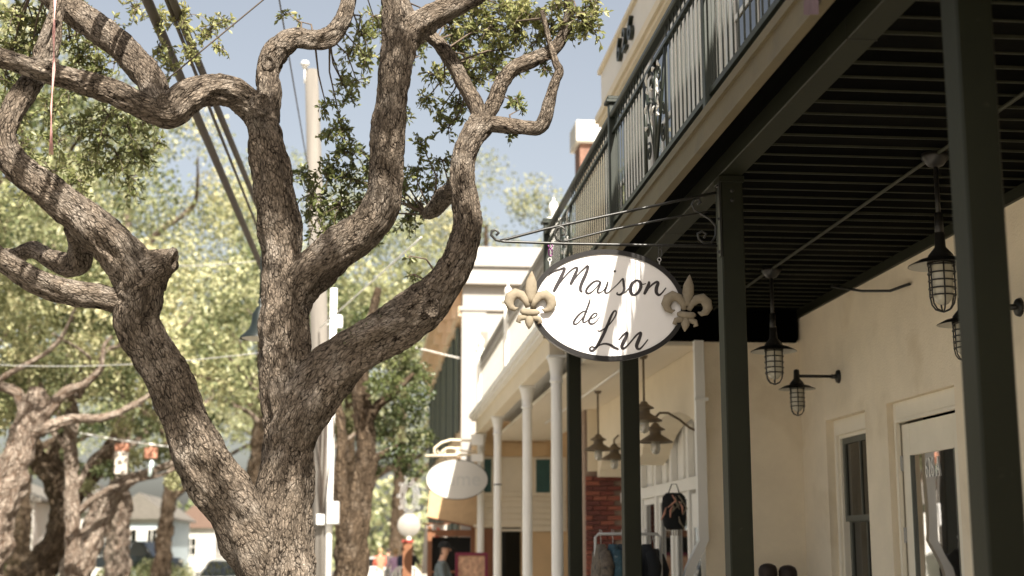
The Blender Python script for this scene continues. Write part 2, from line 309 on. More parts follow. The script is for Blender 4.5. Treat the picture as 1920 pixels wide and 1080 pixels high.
# stain smudges around the sconce plates come with the stucco material; electrical stub on the wall
MB().tube([(WX-.02, 10.4, 3.62), (WX-.10, 10.6, 3.60), (WX-.2, 10.95, 3.66), (WX-.3, 11.4, 3.78)], .012, 6).build('cable_stub', 'iron', A)
def window_unit(y0, y1, zb, zt):
    x = WX+.07
    fr = MB(); t = .055
    fr.box(x, x+.08, y0, y0+t, zb, zt, bev=.006).box(x, x+.08, y1-t, y1, zb, zt, bev=.006).box(x-.002, x+.08, y0+t, y1-t, zt-.14, zt, bev=.006).box(x-.05, x+.08, y0+t, y1-t, zb, zb+.06, bev=.006)
    wd = fr.build('window', 'creamtrim', A)
    a, b = y0+t, y1-t
    f2 = MB().box(x+.03, x+.1, a, a+.03, zb+.06, zt-.14).box(x+.03, x+.1, b-.03, b, zb+.06, zt-.14).box(x+.03, x+.1, a+.03, b-.03, zt-.17, zt-.14).build('inner_frame', 'creamtrim', wd)
    a += .03; b -= .03; zm = (zb+zt)/2-.02+.14; top = zt-.17
    s = MB()
    for (z0, z1, dx) in ((zm-.02, top, .05), (zb+.06, zm+.02, .085)):
        s.box(x+dx, x+dx+.03, a, a+.05, z0, z1).box(x+dx, x+dx+.03, b-.05, b, z0, z1).box(x+dx-.002, x+dx+.03, a+.05, b-.05, z1-.05, z1).box(x+dx-.002, x+dx+.03, a+.05, b-.05, z0, z0+.05)
        s.box(x+dx+.004, x+dx+.028, (a+b)/2-.011, (a+b)/2+.011, z0+.05, z1-.05)
    s.build('sash', 'sash', wd)
    for (z0, z1, dx) in ((zm+.03, top-.05, .066), (zb+.11, zm-.03, .1)):
        m_ = (a+b)/2
        for (p, q) in ((a+.05, m_-.011), (m_+.011, b-.05)):
            MB().box(x+dx, x+dx+.004, p, q, z0, z1).build('pane', 'pane', wd)
window_unit(WINY[0], WINY[1], .75, ZT); window_unit(W2Y[0], W2Y[1], .75, ZT)
# door
x = WX+.05; y0, y1 = DRY
dfr = MB().box(x, x+.1, y0, y0+.065, 0, ZT, bev=.006).box(x, x+.1, y1-.065, y1, 0, ZT, bev=.006).box(x-.002, x+.1, y0+.065, y1-.065, ZT-.14, ZT, bev=.006)
dfr.box(x-.015, x+.02, y0+.065, y0+.09, 0, ZT-.165).box(x-.015, x+.02, y1-.09, y1-.065, 0, ZT-.165).box(x-.017, x+.02, y0+.065, y1-.065, ZT-.165, ZT-.14)
dfr.build('door_frame', 'creamtrim', A)
a, b = y0+.095, y1-.095; dx = x+.03; top = ZT-.18
GL = (a+.15, b-.15, .35, top-.25)
dr = MB().box(dx, dx+.045, a, GL[0], .02, top, bev=.004).box(dx, dx+.045, GL[1], b, .02, top, bev=.004).box(dx+.001, dx+.045, GL[0], GL[1], GL[3], top, bev=.004).box(dx+.001, dx+.045, GL[0], GL[1], .02, GL[2], bev=.004).build('door', 'creamtrim', A)
MB().box(dx+.015, dx+.022, GL[0], GL[1], GL[2], GL[3]).build('pane', 'doorpane', dr)
MB().box(dx-.002, dx+.014, GL[0], GL[0]+.018, GL[2], GL[3]).box(dx-.002, dx+.014, GL[1]-.018, GL[1], GL[2], GL[3]).build('glazing_bead', 'sash', dr)
for z in (2.28, 1.72, .5): MB().box(dx-.014, dx+.004, b-.006, b+.012, z-.06, z+.06).tube([(dx-.014, b+.003, z-.06), (dx-.014, b+.003, z+.06)], .008, 8).build('hinge', 'grey', dr)
MB().lathe([(.0, 0), (.028, .0), (.03, -.015), (.012, -.02), (.012, -.05), (.03, -.06), (.026, -.09), (0, -.095)], (dx, a+.07, 1.0), 14, 'x').build('door_knob', 'bronze', dr)
dn = piece('door_number', text_mesh('626 A', 'white', .19, .001), dr, (dx+.010, (GL[0]+GL[1])/2+.02, GL[3]-.12), (.62, 1.15, 1), (R(90), 0, R(-90)))

# upper storey of A
UX = 2.5; YE = 14.9
up = MB().box(UX, 9, -25, YE, 4.05, 6.25).build('upper_wall', mat('upper_boards', (.78,.77,.70), .6, .06, 2), A)
bm_ = MB().box(-.012, 0, -.02, .02, 0, 2.1).mesh('batten', M['white'])
for i in range(110):
    y = 4.2+.12*i
    if y < 14.8: piece('wall_batten', bm_, up, (UX-.001, y, 4.06))
for (ya, yb) in ((5.6, 6.6), (8.05, 9.15), (11.2, 12.1), (13.4, 14.1)):
    f = MB().box(UX-.05, UX-.014, ya-.08, ya, 4.1, 6.0).box(UX-.05, UX-.014, yb, yb+.08, 4.1, 6.0).box(UX-.052, UX-.014, ya-.08, yb+.08, 6.0, 6.1).build('upper_window', 'white', A)
    MB().box(UX-.03, UX-.014, ya, yb, 4.1, 6.0).build('pane', 'pane', f)
    MB().box(UX-.04, UX-.016, (ya+yb)/2-.02, (ya+yb)/2+.02, 4.1, 5.2).box(UX-.041, UX-.016, ya, yb, 5.2, 5.24).build('muntin', 'white', f)
MB().box(UX-.08, UX+.3, -25, YE+.1, 6.25, 6.33).box(UX-.05, UX+.3, -25, YE+.06, 6.20, 6.248).build('cornice', 'cream2', A)
MB().box(UX-.02, UX+.24, -25, YE+.02, 6.332, 6.80).build('parapet', mat('parapet_paint', (.72,.69,.64), .7, .05, 2, .08, 40), A)
MB().box(UX-.055, UX+.26, -25, YE+.06, 6.802, 6.85).box(UX-.035, UX+.25, -25, YE+.03, 6.40, 6.42).build('parapet_cap', 'cream2', A)
for i, ch in enumerate('626'):
    piece('number', text_mesh(ch, 'iron2', .34, .022), A, (UX-.042, 13.62-.31*i, 6.60), (1.25, 1, 1), (R(90), 0, R(-90)))
MB().lathe([(0, .1), (.04, .1), (.06, .04), (.17, 0), (.165, -.004), (.05, .03), (0, .04)], (UX-.32, 12.35, 6.72), 24).tube([(UX-.02, 12.35, 6.95), (UX-.2, 12.35, 7.0), (UX-.32, 12.35, 6.95), (UX-.32, 12.35, 6.8)], .015, 8).build('parapet_lamp', 'cream2', A)

# ------------------------------------------------------------------ balcony of A
B = thing('balcony', (2.17, 5, 0), 'dark olive balcony on square posts with iron railing and black slatted ceiling', 'balcony')
BX = 1.85; BY0, BY1 = -24.0, 15.1
MB().box(BX+.05, UX, BY0, BY1-.02, 3.99, 4.045).build('deck', 'olive', B)
MB().box(BX, BX+.045, BY0, BY1, 3.855, 4.03).box(BX-.018, BX, BY0, BY1, 3.995, 4.045).box(BX-.008, BX, BY0, BY1, 3.855, 3.885).build('fascia', 'fascia', B)
MB().box(BX+.046, 2.10, BY0, BY1-.01, 3.965, 3.985).build('soffit', 'black', B)
MB().box(2.10, 2.24, BY0, BY1, 3.86, 3.984, bev=.005).build('beam', 'olive', B)
for yj in (1.4, 5.9, 9.9): MB().box(2.098, 2.242, yj, yj+.004, 3.858, 3.98).build('beam_joint', 'iron', B)
POSTY = (-12.2, -8.8, -5.4, -1.95, 1.45, 4.735, 8.25, 11.72, 15.0)
for y in POSTY:
    p = MB().box(2.10, 2.24, y, y+.14, 0, 3.858, bev=.008).build('post', 'olive', B)
    MB().box(2.085, 2.255, y-.015, y+.155, 0, .12, bev=.006).build('base_trim', 'olive', p)
    MB().box(2.092, 2.248, y-.008, y+.148, 3.815, 3.857, bev=.004).build('cap_plate', 'olive', p)
    for zz in (3.70, 3.76): MB().lathe([(0, -.009), (.011, -.008), (.013, 0)], (2.17, y, zz), 6, 'y').build('bolt', 'iron', p)
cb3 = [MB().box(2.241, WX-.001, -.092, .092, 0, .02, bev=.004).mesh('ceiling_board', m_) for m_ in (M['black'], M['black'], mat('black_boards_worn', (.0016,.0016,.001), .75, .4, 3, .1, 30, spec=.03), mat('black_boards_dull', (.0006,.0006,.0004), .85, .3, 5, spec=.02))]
bt_ = MB().box(2.241, WX-.001, -.0045, .0045, 0, .018).mesh('ceiling_edge_glint', M['batten'])  # paler strips paint in the light caught by the board edges
for i in range(70):
    y = 13.30-.2*i
    piece('ceiling_board', random.choice(cb3), B, (0, y-.1, 3.90+random.uniform(-.003, .003)), None, (0, random.uniform(-.0012, .0012), random.uniform(-.0015, .0015)))
    piece('ceiling_edge_glint', bt_, B, (0, y, 3.891+random.uniform(-.001, .001)))
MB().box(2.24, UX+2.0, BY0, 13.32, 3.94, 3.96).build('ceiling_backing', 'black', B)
MB().box(WX-.03, WX-.002, BY0, CE, 3.82, 3.90).build('ceiling_trim', 'olive', B)
MB().box(2.24, WX-.031, CE-.07, CE-.01, 3.60, 3.90).box(2.24, 3.9, CE-.01, CE+.2, 3.615, 3.9).box(2.24, WX-.04, CE-.08, CE-.002, 3.585, 3.60).build('end_beam', 'black', B)
# railing
RZ0, RZ1 = 4.14, 4.98
rl = MB().box(BX-.005, BX+.06, 1.0, BY1, RZ1, RZ1+.045, bev=.01).box(BX+.012, BX+.042, 1.0, BY1, RZ1-.13, RZ1-.105).box(BX+.012, BX+.042, 1.0, BY1, RZ0-.02, RZ0+.015).build('handrail', 'iron2', B)
pk = MB().box(-.0042, .0042, -.006, .006, RZ0+.016, RZ1-.131).box(-.004, .004, -.005, .005, RZ1-.104, RZ1-.001).mesh('picket', M['iron2'])
RP = (1.2, 4.35, 7.55, 10.75, 15.0)
ORN = [(8.72, 9.42), (13.15, 13.85), (5.5, 6.2)]
for i in range(140):
    y = 1.3+.112*i
    if y > 14.9 or any(abs(y-q) < .06 for q in RP) or any(a < y < b for a, b in ORN): continue
    piece('picket', pk, B, (BX+.027, y, 0))
for y in RP:
    p = MB().box(BX-.01, BX+.062, y-.035, y+.035, 4.046, 5.10, bev=.006).build('railing_post', 'iron2', B)
    MB().box(BX-.035, BX+.087, y-.06, y+.06, 5.10, 5.13, bev=.006).box(BX-.02, BX+.072, y-.045, y+.045, 5.13, 5.16, bev=.006).build('post_cap', 'iron2', p)
def scroll(m, cy, cz, r0, turns, sgn, a0, x=BX+.027, rad=.007):
    pts = []
    for i in range(26):
        t = i/25; r = r0*(1-t*.82); a = a0+sgn*turns*2*math.pi*t; pts.append((x, cy+r*math.cos(a), cz+r*math.sin(a)))
    m.tube(pts, rad, 6)
for (ya, yb) in ORN:
    m = MB(); ym = (ya+yb)/2; x = BX+.027; zt, zb = RZ1-.13, RZ0+.015
    for (q, r_) in (((ya, zt), (ym, zb)), ((yb, zt), (ym, zb)), ((ya, zb), (ya, zt)), ((yb, zb), (yb, zt)), ((ym, zb), (ym, zt))):
        m.tube([(x, q[0], q[1]), (x, r_[0], r_[1])], .012, 6)
    for s in (-1, 1):
        for (dy, dz, r0) in ((.13, .60, .075), (.20, .46, .055), (.09, .42, .06), (.24, .14, .07), (.27, .30, .05)):
            scroll(m, ym+s*dy, zb+dz, r0, 1.4, s, 1.2)
    ob = m.build('scroll_panel', 'iron2', B)
    lf = MB()
    for k in range(16):
        cy = ym+random.uniform(-.27, .27); cz = random.uniform(zb+.3, zt-.03); a = random.uniform(0, 6.3)
        lf.tube([(x-.012, cy-.04*math.cos(a), cz-.04*math.sin(a)), (x-.02, cy, cz), (x-.012, cy+.04*math.cos(a), cz+.04*math.sin(a))], [.003, .02, .003], 6, flat=((1,0,0), .006))
    lf.build('cast_leaves', 'white', ob)
# ceiling conduit
MB().tube([(3.262, 13.2, 3.878), (3.262, 1.0, 3.878)], .011, 8).build('conduit', 'batten', B)

# ------------------------------------------------------------------ lamps of A
def cage_lamp(parent, c, s=1.0):
    x, y, z = c     # z = underside of the shade
    MB().lathe([(.012, .20*s), (.03*s, .19*s), (.034*s, .10*s), (.075*s, .05*s), (.085*s, 0)], c, 24).build('lamp_cap', 'lampblack', parent)
    sh = MB().lathe([(.08*s, .034*s), (.13*s, .022*s), (.195*s, -.012*s), (.197*s, -.016*s)], c, 36).build('lamp_shade', 'lampblack', parent)
    MB().lathe([(.194*s, -.017*s), (.13*s, .016*s), (.08*s, .026*s)], c, 36).build('shade_enamel', 'lampwhite', sh)
    MB().lathe([(.062*s, 0), (.066*s, -.03*s), (.066*s, -.17*s), (.055*s, -.22*s), (.03*s, -.25*s), (.001, -.258*s)], c, 20).build('lamp_globe', 'frosted', parent)
    g = MB(); rr = .079*s
    for h in (-.012, -.06, -.108, -.156, -.2):
        q = rr if h > -.19 else rr*.97
        g.tube([(x+q*math.cos(a*math.pi/12), y+q*math.sin(a*math.pi/12), z+h*s) for a in range(25)], .0052*s, 6, cap=False)
    for k in range(6):
        a = k*math.pi/3+.3; ca, sa = math.cos(a), math.sin(a)
        g.tube([(x+rr*ca*u, y+rr*sa*u, z+v*s) for u, v in ((1, .01), (1, -.1), (1, -.2), (.88, -.25), (.6, -.282), (.0, -.3))], .0052*s, 6)
        g.lathe([(0, .008*s), (.009*s, 0), (0, -.008*s)], (x+rr*ca*1.06, y+rr*sa*1.06, z-.06*s), 8)
    g.build('wire_cage', 'lampblack', parent)
for k, (y, zz, lb) in enumerate(((11.25, 3.215, 'black caged pendant lamp on a long rod right of the dark post holding the sign'), (7.78, 3.235, 'black caged pendant lamp half hidden by the nearest dark post'))):
    t = thing('pendant_lamp', (3.27, y, zz-.3), lb, 'lamp', 'caged pendant lamps under the balcony')
    MB().lathe([(.0, -.0), (.075, 0), (.08, -.03), (.045, -.075), (.02, -.085), (0, -.086)], (3.27, y, 3.895), 20).build('ceiling_canopy', 'lampblack', t)
    MB().tube([(3.27, y, 3.82), (3.27, y, zz+.17)], .014, 10).lathe([(.014, .30), (.024, .30), (.026, .17), (.02, .165)], (3.27, y, zz), 12).build('rod', 'lampblack', t)
    cage_lamp(t, (3.27, y, zz), .95)
for k, (y, zz, lb) in enumerate(((12.2, 3.015, 'black caged wall lamp on a straight arm above the narrow sash window'), (8.62, 3.03, 'black caged wall lamp mostly hidden behind the nearest dark post'))):
    t = thing('wall_lamp', (WX, y, zz), lb, 'lamp', 'caged wall lamps on the cream wall')
    MB().lathe([(.0, -.03), (.03, -.03), (.055, -.02), (.062, 0), (0, 0)], (WX, y, zz+.105), 20, 'x').build('wall_plate', 'lampblack', t)
    MB().tube([(WX-.02, y, zz+.105), (WX-.39, y, zz+.105)], .0135, 10).lathe([(.02, -.01), (.02, -.07), (.014, -.07)], (WX, y, zz+.105), 12, 'x').build('arm', 'lampblack', t)
    MB().lathe([(0, .15), (.024, .15), (.026, .09), (.03, .08)], (WX-.385, y, zz), 14).build('elbow', 'lampblack', t)
    cage_lamp(t, (WX-.385, y, zz), .82)

# ------------------------------------------------------------------ hanging sign and its bracket
SY = 8.22
def sp(px, py, y=SY): return at(px, py, Y=y)
br = thing('sign_bracket', sp(1345, 470), 'black wrought iron bracket with scrolls bolted to the dark post above the oval sign', 'bracket')
pl = MB(); a = sp(1343, 338); b = sp(1348, 478)
mpl = pl.box(2.088, 2.0995, SY+.02, SY+.07, b.z, a.z).build('mounting_plate', 'iron', br)
for k_ in (.06, .5, .94): MB().lathe([(0, -.012), (.009, -.010), (.011, 0)], (2.088, SY+.045, b.z+(a.z-b.z)*k_), 8, 'x').build('bolt', 'iron', mpl)
ym = SY+.045
def barpts(l): return [sp(x, y, ym) for x, y in l]
m = MB()
m.tube(barpts([(1343, 361), (1240, 383), (1130, 406), (1020, 430), (948, 449), (935, 452)]), .0085, 8).build('top_bar', 'iron', br)
MB().tube(barpts([(1345, 461), (1240, 460), (1060, 457), (945, 453), (930, 450), (921, 441), (922, 433), (930, 431), (935, 437), (930, 441)]), .0085, 8).build('bottom_bar', 'iron', br)
MB().tube(barpts([(1326, 397), (1240, 412), (1140, 432), (1060, 452), (1052, 456)]), .007, 8).build('middle_bar', 'iron', br)
def spiral(cx, cy, r0, a0, turns, sgn, n=26): return [(cx+r0*(1-.8*i/n)*math.cos(a0+sgn*turns*6.283*i/n), cy+r0*(1-.8*i/n)*math.sin(a0+sgn*turns*6.283*i/n)) for i in range(n+1)]
MB().tube(barpts([(1056, 456), (1044, 449), (1039, 438), (1044, 428), (1053, 425), (1060, 431), (1058, 440), (1052, 441)]), .0075, 8).build('tip_scroll', 'iron', br)
MB().tube(barpts([(1310, 383), (1304, 388), (1307, 378), (1314, 374), (1320, 381), (1315, 391), (1304, 393), (1296, 385), (1297, 375), (1306, 371)][::-1] and [(1312, 381), (1308, 386), (1301, 382), (1302, 374), (1311, 370), (1319, 376), (1319, 386)][0:0] + [(1309, 378), (1314, 377), (1314, 384), (1306, 387), (1299, 381), (1301, 372), (1310, 369)][0:0] + [(1308, 383), (1314, 380), (1310, 373), (1302, 374), (1297, 383), (1302, 394), (1316, 402), (1330, 410), (1342, 424), (1342, 442), (1334, 455), (1320, 456), (1310, 448), (1308, 438), (1316, 434), (1324, 438), (1320, 446)]), .0075, 8).build('end_scroll', 'iron', br)
for (hx, y0_, mm) in ((1032, 459, 'purple'), (1238, 461, 'iron')):
    h = MB(); 
    h.tube(barpts([(hx-3, y0_), (hx-4, y0_+4), (hx, y0_+7), (hx+4, y0_+3), (hx+2, y0_-1)]), .004, 6)
    h.tube(barpts([(hx, y0_+6), (hx-3, y0_+10), (hx-3, y0_+18), (hx, y0_+22), (hx+3, y0_+18), (hx+3, y0_+10), (hx, y0_+6)]), .0045, 6)
    h.build('hook', mm, br)
sg = thing('hanging_sign', sp(1141.5, 678), 'white oval sign lettered Maison de Lu with carved fleur-de-lis at both ends', 'sign')
SA, SB = .457, .328; sc_ = sp(1141.5, 571)
def ellipse(a, b, n=96): return [(a*math.cos(2*math.pi*i/n), b*math.sin(2*math.pi*i/n)) for i in range(n)]
bd = MB(); e = ellipse(SA, SB); bd.prism([(sc_.x+u, sc_.z+v) for u, v in e], 'y', SY+.012, SY+.04); bd.build('sign_board', 'signwhite', sg)
rm_ = MB(); n = 96
eo, ei = ellipse(SA+.008, SB+.008), ellipse(SA-.02, SB-.02)
vs = [(sc_.x+u, y, sc_.z+v) for y in (SY+.004, SY+.048) for q in (eo, ei) for u, v in q]
fs = []
for i in range(n):
    j = (i+1) % n
    fs += [(i, j, n+j, n+i), (2*n+i, 3*n+i, 3*n+j, 2*n+j), (i, 2*n+i, 2*n+j, j), (n+i, n+j, 3*n+j, 3*n+i)]
rm_.add(vs, fs).build('rim', 'signblack', sg)
# lettering traced as pen strokes: (zoom px, width)
def Z(x, y): return sp(900+x/4, 430+y/4)
LET = [
 ('letter_m', [[(518,345,6),(530,330,9),(560,312,12),(600,298,15),(632,288,17),(636,298,20),(620,335,24),(596,385,26),(570,435,25),(553,466,17)], [(566,450,8),(590,415,9),(625,368,10),(665,322,11),(705,290,12),(728,284,14),(732,296,18),(716,335,23),(696,380,24),(680,412,18)], [(684,405,8),(710,372,9),(745,328,10),(785,290,13),(808,272,16),(812,285,19),(795,335,23),(772,385,24),(756,430,22),(758,458,18),(772,466,8)]]),
 ('letter_a', [[(906,394,13),(888,384,12),(858,390,14),(822,420,16),(800,452,17),(803,474,16),(826,476,13),(860,450,9),(896,408,10),(906,394,12),(898,425,15),(884,456,16),(890,474,13),(915,466,8),(950,432,6)]]),
 ('letter_i', [[(962,388,13),(952,425,16),(940,458,17),(948,476,13),(970,468,8),(1000,440,6)]]),
 ('letter_i_dot', [[(1008,305,13),(1013,312,18),(1014,320,12)]]),
 ('letter_s', [[(998,442,6),(1035,408,8),(1072,368,11),(1076,378,14),(1080,410,17),(1084,444,18),(1074,472,17),(1050,488,14),(1028,482,10),(1034,470,8)], [(1066,484,7),(1100,462,8),(1128,425,8)]]),
 ('letter_o', [[(1180,378,14),(1152,396,20),(1132,432,26),(1134,470,24),(1156,490,17),(1186,474,19),(1206,436,23),(1206,400,21),(1186,380,15),(1172,384,11)], [(1200,400,8),(1222,410,7),(1248,404,6)]]),
 ('letter_n', [[(1266,388,12),(1270,402,20),(1256,440,25),(1238,476,20),(1234,486,10)], [(1240,474,8),(1270,436,11),(1305,404,14),(1332,392,18),(1338,404,22),(1326,438,25),(1326,472,23),(1344,490,17),(1366,476,11),(1398,436,8)]]),
 ('letter_d', [[(804,618,9),(782,612,10),(748,634,13),(718,670,15),(704,698,15),(714,710,13),(740,698,9),(780,650,8),(806,612,8)], [(828,520,10),(818,558,14),(800,606,15),(784,650,15),(774,684,14),(784,696,11),(808,682,7),(834,658,6)]]),
 ('letter_e', [[(824,668,6),(852,662,8),(878,642,10),(878,628,10),(860,628,11),(836,652,14),(820,684,16),(828,704,15),(850,706,11),(876,686,8),(900,654,6)]]),
 ('letter_l', [[(884,752,8),(894,762,9),(922,752,9),(962,722,9),(1000,676,9),(1022,634,10),(1022,612,11),(1006,614,13),(984,652,17),(960,712,20),(932,778,22),(900,840,22),(872,884,20),(848,908,18),(830,906,16),(826,890,13),(842,878,12),(866,884,10),(900,866,10),(940,856,13),(980,866,17),(1014,886,18),(1044,898,10)]]),
 ('letter_u', [[(1044,828,9),(1066,802,12),(1096,776,17),(1106,776,19),(1098,806,24),(1078,846,26),(1066,876,24),(1074,892,18),(1100,878,12),(1140,834,11),(1178,790,13),(1206,772,15),(1208,786,20),(1192,828,25),(1178,866,25),(1182,890,20),(1202,894,14),(1230,866,10),(1262,824,7)]]),
]
for nm, strokes in LET:
    m = MB()
    for si, st in enumerate(strokes):
        pts = catmull([(Z(x, y).x, Z(x, y).z, w_*.25*SY/FPX*.5*1.12) for x, y, w_ in st], .004)
        yy = SY+.0095-.0004*si; nn = len(pts); vs = []
        for i in range(nn):
            d = pts[min(i+1, nn-1)][:2]-pts[max(i-1, 0)][:2]; d = d/ (np.linalg.norm(d)+1e-9); nx, nz_ = -d[1], d[0]; ww = max(pts[i][2], .0006)
            for s in (-1, 1): vs.append((pts[i][0]+s*nx*ww, yy, pts[i][1]+s*nz_*ww))
        nv = len(vs); vs += [(x_, SY+.0125, z_) for x_, _, z_ in vs]
        fs = []
        for i in range(nn-1):
            a, b, c, d = 2*i, 2*i+1, 2*i+3, 2*i+2
            fs += [(a, b, c, d), (a, d, nv+d, nv+a), (b, nv+b, nv+c, c)]
        fs += [(0, nv, nv+1, 1), (2*nn-2, 2*nn-1, nv+2*nn-1, nv+2*nn-2)]
        m.add(vs, fs)
    m.build(nm, 'ink', sg)
def fleur(cx, cy, s, tilt):
    # drawn in photo pixels about the band, s = size factor
    def q(u, v, y=-.012): 
        ca, sa = math.cos(tilt), math.sin(tilt); p = sp(cx+(u*ca-v*sa)*s, cy+(u*sa+v*ca)*s); return (p.x, SY+y, p.z)
    k = SY/FPX*s
    root = MB().tube([q(0,-14), q(0,-22), q(0,-38), q(0,-54), q(0,-66), q(0,-74)], [5*k, 7.5*k, 12*k, 10.5*k, 5*k, .6*k], 12, flat=((0,1,0), [.012,.016,.022,.018,.010,.003])).build('fleur_de_lis', 'gold', sg)
    for sd in (-1, 1):
        MB().tube([q(sd*4,-6), q(sd*8,-18), q(sd*17,-28), q(sd*28,-31), q(sd*37,-24), q(sd*40,-14), q(sd*36,-5), q(sd*28,-1), q(sd*22,-4)], [5*k, 7*k, 9*k, 10.5*k, 11*k, 10*k, 7.5*k, 4.5*k, 1*k], 12, flat=((0,1,0), [.012,.015,.02,.024,.024,.021,.017,.012,.006])).build('side_petal', 'gold', root)
        MB().tube([q(sd*4,12), q(sd*11,13), q(sd*18,15), q(sd*21,21), q(sd*16,24)], [5*k, 6*k, 6*k, 4.5*k, 1.5*k], 10, flat=((0,1,0), [.012,.015,.016,.012,.005])).build('lower_petal', 'gold', root)
    MB().tube([q(0,6), q(0,14), q(0,22), q(0,29), q(0,35)], [5*k, 8*k, 8.5*k, 5*k, .8*k], 12, flat=((0,1,0), [.012,.018,.02,.014,.004])).build('lower_petal', 'gold', root)
    MB().tube([q(-16,3), q(-13,3,-.02), q(0,4,-.024), q(13,3,-.02), q(16,3)], [4*k, 6.2*k, 6.6*k, 6.2*k, 4*k], 10, flat=((0,1,0), .014)).build('band', 'gold', root)
fleur(993, 583, 1.0, R(3)); fleur(1286, 588, .98, R(5))
for hx in (1032, 1238):
    p = sp(hx, 485); m = MB().lathe([(.010, -.004), (.010, .004)], (0,0,0), 4)
    MB().tube([(p.x+.011*math.cos(a*.524), SY+.03, p.z+.011*math.sin(a*.524)) for a in range(13)], .003, 6).tube([(p.x, SY+.03, p.z-.01), (p.x, SY+.03, p.z-.05)], .004, 6).build('eye_bolt', 'grey', sg)
# ------------------------------------------------------------------ shop B with white porch
Bw = thing('porch_shop', (3.4, 18, 0), 'white panelled shop behind slim white porch columns with brick return wall', 'building')
# upper front with two segmental arches over the recessed shop front
ZC = 3.585
def arch_poly(y0, y1, zs, zc, n=14):
    c = (y0+y1)/2; h = (y1-y0)/2
    return [(c+h*math.cos(math.pi*i/n), zs+(zc-zs)*math.sin(math.pi*i/n)) for i in range(n+1)]
pts = [(13.56, ZC+.02), (13.56, 2.62)] + arch_poly(13.75, 16.6, 2.72, 3.05)[::-1] + arch_poly(17.1, 19.8, 2.62, 2.98)[::-1] + [(20.0, 2.62), (20.0, ZC+.02)]
MB().prism(pts, 'x', 3.2, 3.55).build('arched_wall', 'cream2', Bw)
XS = 3.56
MB().box(XS+.05, XS+.25, 13.56, 20.0, 0, 3.4).build('shop_front', 'white', Bw)
stile = MB().box(XS-.03, XS+.049, -.05, .05, 0, 2.995, bev=.006).mesh('stile', M['white'])
for y in (13.7, 14.75, 15.72, 16.62, 17.55, 18.5, 19.5): piece('stile', stile, Bw, (0, y, 0))
thin = MB().box(XS+.02, XS+.049, -.02, .02, 2.4, 3.2).mesh('panel_batten', M['white'])
for y in (14.25, 15.25, 16.15, 17.1, 18.0): piece('panel_batten', thin, Bw, (0, y, 0))
MB().box(XS-.04, XS+.048, 13.58, 19.95, 2.26, 2.40, bev=.006).build('transom_rail', 'white', Bw)
for i, (ya, yb) in enumerate(((13.75, 14.70), (15.77, 16.57), (16.67, 17.5), (17.6, 18.45))):
    f = MB().box(XS+.01, XS+.049, ya, ya+.07, .5, 2.2).box(XS+.01, XS+.049, yb-.07, yb, .5, 2.2).box(XS+.008, XS+.049, ya, yb, 2.18, 2.255).box(XS+.008, XS+.049, ya, yb, .45, .52).build('display_window', 'white', Bw)
    MB().box(XS+.03, XS+.046, ya+.07, yb-.07, .52, 2.18).build('pane', 'pane', f)
d2 = MB().box(XS+.0, XS+.048, 14.82, 15.66, .02, 2.22).build('shop_door', 'white', Bw)
MB().box(XS-.01, XS-.001, 14.95, 15.53, .3, 1.85).build('pane', 'pane', d2); MB().box(XS-.012, XS-.001, 15.235, 15.245, 1.87, 2.22).build('joint', 'sash', d2)
MB().box(3.8, 10, 13.6, 25.7, 0, 4.0).box(3.4, 10, 22.01, 25.7, 4.0, 6.9).box(3.21, 10, 14.95, 22.0, 4.06, 7.3).build('body_wall', 'cream2', Bw)
MB().box(2.24, 3.3, 13.58, 25.85, ZC, ZC+.04).build('porch_ceiling', mat('beadboard', (.66,.62,.52), .6, .05, 2), Bw)
cb_ = MB().box(2.24, 3.19, -.048, .048, -.012, 0, bev=.004).mesh('ceiling_plank', M['siding'])
for i in range(118): piece('ceiling_plank', cb_, Bw, (0, 13.65+.104*i, ZC))
MB().tube([(2.72, 13.7, ZC-.03), (2.72, 22, ZC-.03)], .016, 8).build('conduit', 'white', Bw)
# roof and beam of the porch
MB().box(1.92, 2.09, 15.2, 25.95, 3.69, 3.93, bev=.006).build('porch_beam', 'cream2', Bw)
MB().box(1.84, 3.3, 15.17, 26.0, 3.93, 3.97).box(1.80, 3.3, 15.16, 26.03, 3.972, 4.06, bev=.01).build('porch_roof', 'white', Bw)
COLY = (14.92+.33, 18.15, 22.4, 25.8)
for i, y in enumerate(COLY):
    c = (2.005, y, 0)
    o = MB().lathe([(.085, 0), (.085, .1), (.066, .14), (.064, 1.5), (.060, 3.4)], c, 20).build('column', 'white', Bw)
    MB().lathe([(.060, 3.39), (.075, 3.40), (.075, 3.42), (.066, 3.43), (.068, 3.50), (.085, 3.60), (.096, 3.63), (.096, 3.66)], c, 20).box(1.905, 2.105, y-.1, y+.1, 3.661, 3.689).build('capital', 'white', o)
MB().lathe([(.066, -.01), (.066, .01)], (2.005, COLY[2], 2.62), 20).build('column_clamp', 'iron', Bw)
